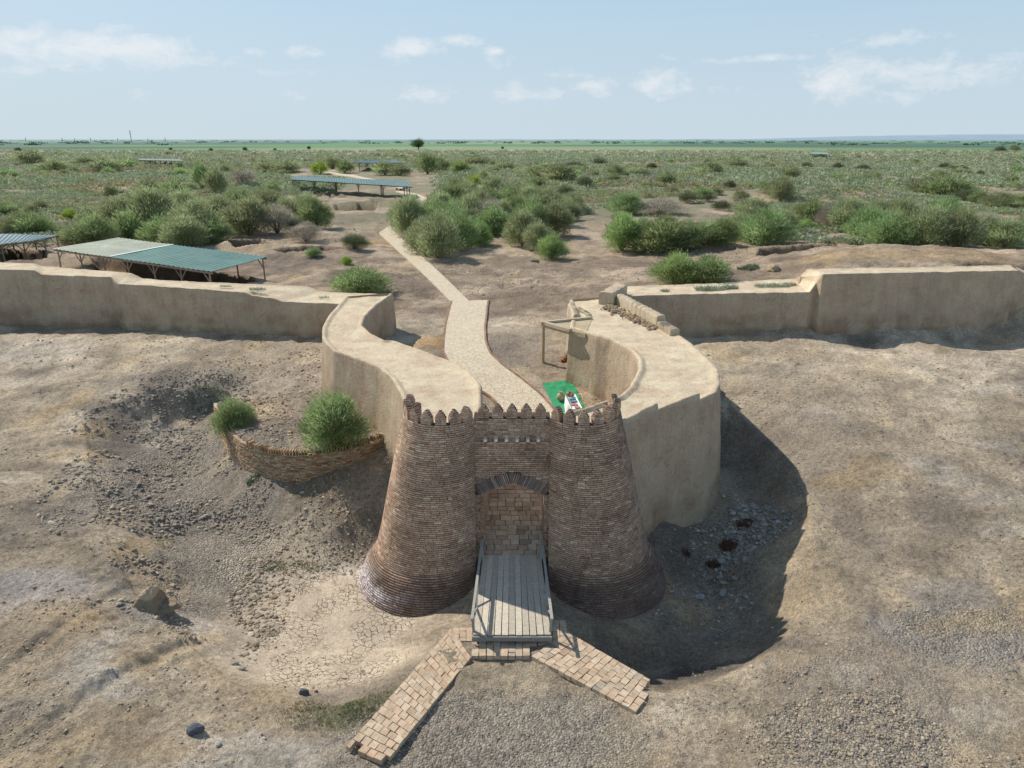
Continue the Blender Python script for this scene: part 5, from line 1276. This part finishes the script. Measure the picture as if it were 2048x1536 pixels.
rg = np.random.default_rng(77); nb_ = 1500; yb = np.exp(rg.uniform(math.log(1300), math.log(6500), nb_)); yb = yb[fbm(yb/300, yb*0, 3, 5) > -.1]; nb_ = len(yb); xb = rg.uniform(-.82, .82, nb_)*yb
kb = fbm(xb/500, yb/120, 3, 15) > .02; xb = xb[kb]; yb = yb[kb]; nb_ = len(xb); k = 26; sb_ = rg.uniform(1.5, 4.2, nb_)
o_ = np.stack([xb[:, None]+rg.normal(0, 1, (nb_, k))*sb_[:, None]*2.2, yb[:, None]+rg.normal(0, 1, (nb_, k))*sb_[:, None], 2.6+np.abs(rg.normal(0, .45, (nb_, k)))*sb_[:, None]], -1)
dq = rg.normal(0, 1, (nb_, k, 3)); dq /= np.linalg.norm(dq, axis=-1)[..., None]; sq = np.cross(dq, rg.normal(0, 1, (nb_, k, 3))); sq /= np.linalg.norm(sq, axis=-1)[..., None]; l = (sb_[:, None]*rg.uniform(.4, .9, (nb_, k)))[..., None]
V = np.stack([o_-sq*l, o_-dq*l, o_+sq*l, o_+dq*l], 2).reshape(-1, 3); cb_ = np.repeat(np.array([(.10, .155, .09)])*rg.uniform(.7, 1.4, (nb_*k, 1)), 4, 0)
tag(mesh_np('far_woods', V, np.arange(len(V)).reshape(-1, 4), cb_, False, M_SAGE), 'dark rows of trees far off between the fields near the horizon', 'woods', kind='stuff')
# weeds: low tufts here and there
def tufts(spots, label, cols, name='weeds'):
    Vs = []; Cs = []
    for (px, py, z, rx, ry, n, s) in spots:
        cx, cy = P2(px, py, z); r = rng; a = r.uniform(0, 6.28, n); q = np.sqrt(r.uniform(0, 1, n)); x = cx+rx*q*np.cos(a); y = cy+ry*q*np.sin(a)
        zz = np.full(n, z) if z > 4.5 else H(x, y)
        d = np.stack([r.normal(0, .5, n), r.normal(0, .5, n), np.full(n, .8)], 1); d /= np.linalg.norm(d, axis=1)[:, None]; sd = np.cross(d, r.normal(0, 1, (n, 3))); sd /= np.linalg.norm(sd, axis=1)[:, None]
        o_ = np.stack([x, y, zz+.01], 1); l = (s*r.uniform(.5, 1.4, n))[:, None]
        Vs.append(np.stack([o_-sd*l*.12, o_+sd*l*.12, o_+d*l+sd*l*.03, o_+d*l-sd*l*.03], 1).reshape(-1, 3)); Cs.append(np.repeat(np.array(cols)[r.integers(0, len(cols), n)]*r.uniform(.7, 1.3, (n, 1)), 4, 0))
    V = np.concatenate(Vs); o = mesh_np(name, V, np.arange(len(V)).reshape(-1, 4), np.concatenate(Cs), False, M_SAGE); tag(o, label, 'weeds', kind='stuff'); return o
gw_ = [(.13, .17, .06), (.18, .20, .09), (.10, .13, .05), (.24, .22, .13)]
tufts([(650,1432,-.2,1.3,.55,1900,.05),(745,1412,-.12,.8,.55,1100,.05),(620,1405,-.3,.5,.3,500,.05),(545,1125,-.7,.5,.3,220,.08),(640,1128,-.8,.7,.25,260,.07),(590,1125,-.8,.3,.2,60,.07),(535,1258,-.9,.3,.3,130,.07),(330,1092,-.3,.4,.4,130,.07),(330,918,.4,.4,.3,120,.07),(1920,1230,.9,1.6,.4,200,.05)], 'sparse low green weeds on the bare soil around the gate', gw_)
tufts([(410,770,2.15,1.2,.5,500,.14),(440,776,2.1,.6,.3,300,.14),(500,905,1.9,.3,.2,150,.14),(1495,552,4.5,.8,.6,500,.22),(1070,524,2.9,.35,.3,300,.2),(660,592,3.,.3,.3,100,.16)], 'small patches of grey-green weeds behind and beside the ramparts', [(.14, .20, .11), (.18, .22, .14)])
tufts([(1420,579,5.12,1.0,.35,500,.2),(1460,577,5.12,.5,.25,300,.2),(1545,573,5.15,1.2,.3,500,.18),(1330,583,5.05,.3,.15,100,.16),(1580,571,5.15,.5,.2,200,.18),(648,596,4.72,.35,.2,100,.12),(515,580,5.22,.5,.25,220,.14),(452,574,5.3,.4,.15,100,.12)], 'pale blue-green weeds growing on top of the rear ramparts', [(.36, .42, .32), (.40, .45, .34), (.28, .34, .22)])
tufts([(1489,1050,-.3,.28,.2,420,.13),(1458,1080,-.5,.30,.28,600,.14),(1430,1108,-.6,.28,.16,350,.12),(1372,1114,-.8,.14,.12,140,.12)], 'rust-brown dry weeds among stones in the shaded moat', [(.22, .13, .09), (.16, .10, .07)])

# lone tree far off, small ones near the fields
def tree(px, py, h_, w_, label, seed=1, group=None):
    D0 = 11.2/math.tan(PITCH-math.atan((768-py)/F)); x = (px-1024)/F*(D0*cp+11.2*sp); p = (x, D0, 2.6)
    D = proj(*p)[2]; hh = h_*D/F; ww = w_*D/F; r_ = empty('tree', p, label=label, cat='tree', group=group)
    V, Fc, Cx = leaf_cloud(2600, seed, .5, .11, [(.08, .13, .06), (.11, .17, .075), (.06, .10, .045)], 12); V[:, 2] = .12+V[:, 2]*.88
    o1 = mesh_np('crown', V, Fc, Cx, False, M_LEAF); v1, f1 = tube([(0, 0, -.02), (.01, 0, .2), (0, .01, .5)], [.05, .04, .02], 7); v2, f2 = join([(v1, f1), tube([(0, 0, .2), (.15, .05, .5)], [.025, .01], 5), tube([(0, 0, .18), (-.14, -.05, .5)], [.025, .01], 5)])
    o2 = mesh_py('trunk', v2, f2, M_TWIG, None, False, np.full((len(v2), 3), .1)); o1.parent = r_; o2.parent = r_; r_.scale = (ww, ww, hh)
tree(837,298,20,28,'single round dark tree standing at the edge of the green fields', 4)
TL = [(37,304,9,14),(342,301,6,8),(422,303,7,9),(490,302,8,10),(618,299,7,8),(550,301,5,7),(1005,298,5,7)]
for i, a in enumerate(TL): tree(*a, 'small dark tree beyond the scrub at the green fields', 20+i, 'small trees along the fields')
# far masts and hills
def mast(px, h_, label, w_=.35, group=None):
    Y = 3800; x = (px-1024)/F*(Y*cp+11*sp); hh = h_*Y/F; bb = Boxes(); bb.bar((0, 0, 0), (0, 0, hh), w_*4, w_*4, (.45, .47, .5))
    for q in (.7, .9): bb.bar((-hh*.05, 0, hh*q), (hh*.05, 0, hh*q), w_*2.5, w_*2.5, (.45, .47, .5))
    o = bb.build('mast', M_SAGE); o.location = (x, Y, 2.8); tag(o, label, 'mast', group)
mast(263, 20, 'tallest thin mast on the left horizon', .6)
for q in (236, 182, 52, 125, 296, 331, 150): mast(q, random.uniform(5, 8), 'short thin pylon on the left horizon', .5, 'pylons on the horizon')
hx = np.linspace(3500, 17500, 160); V = []
prof = sstep(5200, 11500, hx)*(150+22*fbm(hx/1500, hx*0, 4, 3)+9*fbm(hx/300, hx*0, 3, 4)); prof = prof*(.75+.25*sstep(8500, 15000, hx))
for x_, p_ in zip(hx, prof):
    V += [(x_, 20500, -20), (x_, 21300, max(p_*.55, -10)), (x_, 22000, max(p_, -10)), (x_, 23500, -20)]
Fc = [(i*4+j, (i+1)*4+j, (i+1)*4+j+1, i*4+j+1) for i in range(159) for j in range(3)]
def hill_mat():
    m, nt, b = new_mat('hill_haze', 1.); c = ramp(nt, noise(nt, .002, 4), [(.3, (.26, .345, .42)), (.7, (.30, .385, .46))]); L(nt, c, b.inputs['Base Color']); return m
tag(mesh_py('hills', V, Fc, hill_mat(), None, True), kind='structure')
hx = np.linspace(-2500, 6000, 140); V = []
prof = 26*np.clip(fbm(hx/900, hx*0+3, 4, 13)+.25, 0, 2)
for x_, p_ in zip(hx, prof): V += [(x_, 20500, -20), (x_, 20900, p_*1.2+4), (x_, 21800, -20)]
Fc = [(i*3+j, (i+1)*3+j, (i+1)*3+j+1, i*3+j+1) for i in range(139) for j in range(2)]
tag(mesh_py('hills', V, Fc, bpy.data.materials['hill_haze'], None, True), kind='structure')

# ------------------------------------------------------------------ light and sky
SUN_EL = R(44); SUN_AZ = R(-53)         # azimuth from +Y, positive towards +X: the sun stands behind left
sd = Vector((math.sin(SUN_AZ)*math.cos(SUN_EL), math.cos(SUN_AZ)*math.cos(SUN_EL), math.sin(SUN_EL)))
sun = bpy.data.lights.new('sun', 'SUN'); sun.energy = 5.0; sun.angle = R(.6); sun.color = (1., .93, .82)
so = bpy.data.objects.new('sun', sun); COL.objects.link(so); so.rotation_euler = (-sd).to_track_quat('-Z', 'Y').to_euler()
w = bpy.data.worlds.new('World'); scn.world = w; w.use_nodes = True; nt = w.node_tree
bg = nt.nodes['Background']; sky = N(nt, 'ShaderNodeTexSky'); sky.sky_type = 'NISHITA'; sky.sun_disc = False
sky.sun_elevation = SUN_EL; sky.sun_rotation = SUN_AZ; sky.altitude = 200; sky.air_density = 1.; sky.dust_density = 2.0; sky.ozone_density = 1.5
tc = N(nt, 'ShaderNodeTexCoord'); sep = N(nt, 'ShaderNodeSeparateXYZ'); L(nt, tc.outputs['Generated'], sep.inputs[0])
az = math_(nt, 'ARCTAN2', sep.outputs['X'], sep.outputs['Y']); el = math_(nt, 'ARCSINE', sep.outputs['Z'])
comb = N(nt, 'ShaderNodeCombineXYZ'); L(nt, az, comb.inputs[0]); L(nt, el, comb.inputs[1])
def skynoise(sx, sy, scale, detail, rough, dist=0., off=0.):
    mp = N(nt, 'ShaderNodeMapping'); mp.inputs['Scale'].default_value = (sx, sy, 1); mp.inputs['Location'].default_value = (off, off*.7, off); L(nt, comb.outputs[0], mp.inputs['Vector'])
    return noise(nt, scale, detail, rough, mp.outputs[0], dist)
big = skynoise(1., 2.6, 9., 8, .62, .1, 3.); fine = skynoise(1., 1.8, 30., 8, .65, .2, 7.)
blobs = None
def ell(px, py): # photo point -> azimuth, elevation
    u_ = (px-1024)/F; v_ = (py-768)/F; d_ = Vector((u_, cp-v_*sp, -sp-v_*cp)).normalized(); return math.atan2(d_.x, d_.y), math.asin(d_.z)
CL = [(230,98,150,26,1.),(60,92,130,24,.9),(60,130,110,14,.6),(310,108,60,12,.7),(822,96,48,18,1.1),(922,80,40,9,.9),(987,102,20,7,.9),(603,103,34,11,.75),(505,104,26,7,.6),(440,112,30,7,.45),(560,146,60,9,.5),(845,184,62,15,.8),(1025,184,44,18,.75),(1095,190,40,14,.6),(1000,125,80,16,.4),(1160,150,60,8,.5),(1190,174,44,16,.75),(1320,168,50,24,.9),(1330,116,40,8,.5),(1680,152,70,34,.95),(1780,148,60,18,.8),(1900,150,110,30,.7),(1990,130,90,26,.55),(1660,190,60,16,.6),(1600,70,40,8,.4),(1795,80,80,11,.8),(1530,118,140,6,.65),(600,190,40,12,.45),(260,190,60,14,.35),(120,180,60,12,.3),(1460,180,50,10,.4),(1800,190,70,16,.5),(690,155,30,6,.3)]
for px, py, sx, sy, wt in CL:
    a0, e0 = ell(px, py); ra = sx/F; re = sy/F*1.15
    da = math_(nt, 'DIVIDE', math_(nt, 'SUBTRACT', az, a0), ra); de = math_(nt, 'DIVIDE', math_(nt, 'SUBTRACT', el, e0), re)
    r2 = math_(nt, 'ADD', math_(nt, 'MULTIPLY', da, da), math_(nt, 'MULTIPLY', de, de))
    g_ = math_(nt, 'MULTIPLY', math_(nt, 'EXPONENT', math_(nt, 'MULTIPLY', r2, -.8)), wt)
    blobs = g_ if blobs is None else math_(nt, 'MAXIMUM', blobs, g_)
cm = math_(nt, 'ADD', math_(nt, 'MULTIPLY', blobs, .75), math_(nt, 'MULTIPLY', math_(nt, 'SUBTRACT', fine, .5), 1.5)); cm = math_(nt, 'ADD', cm, math_(nt, 'MULTIPLY', math_(nt, 'SUBTRACT', big, .5), .5))
cm = mrange(nt, cm, .27, .82, 0, .72); cm = math_(nt, 'MULTIPLY', cm, mrange(nt, blobs, .06, .35, 0, 1))
veil = mrange(nt, skynoise(1., 4., 3., 6, .6, .3, 11.), .40, .72, 0, .30)
leftv = mrange(nt, az, .15, -.75, 0, .55); leftv = math_(nt, 'MULTIPLY', leftv, mrange(nt, big, .3, .6, .6, 1.))
lowv = mrange(nt, el, .26, .0, .08, .84)
vv = math_(nt, 'MAXIMUM', math_(nt, 'MAXIMUM', veil, lowv), leftv)
# sky colours in world-radiance units (strength .1 below)
skyc = mix(nt, sky.outputs[0], (4.1, 6.6, 9.0), .7)
c = mix(nt, skyc, (6.3, 7.3, 7.9), vv); c = mix(nt, c, (8.7, 8.9, 9.1), cm)
hi = mrange(nt, el, .33, .75, 0, 1); c = mix(nt, c, (1.9, 2.8, 4.3), hi)
L(nt, c, bg.inputs['Color']); bg.inputs['Strength'].default_value = .10

cam = bpy.data.cameras.new('camera'); cam.sensor_width = 36; cam.lens = 36*F/2048; cam.clip_end = 60000; cam.clip_start = .5
co = bpy.data.objects.new('camera', cam); COL.objects.link(co); co.location = (0, 0, CAMZ); co.rotation_euler = (R(90)-PITCH, 0, 0); scn.camera = co
scn.view_settings.view_transform = 'Standard'; scn.view_settings.look = 'None'; scn.view_settings.exposure = 0
scn.cycles.max_bounces = 5; scn.cycles.diffuse_bounces = 3
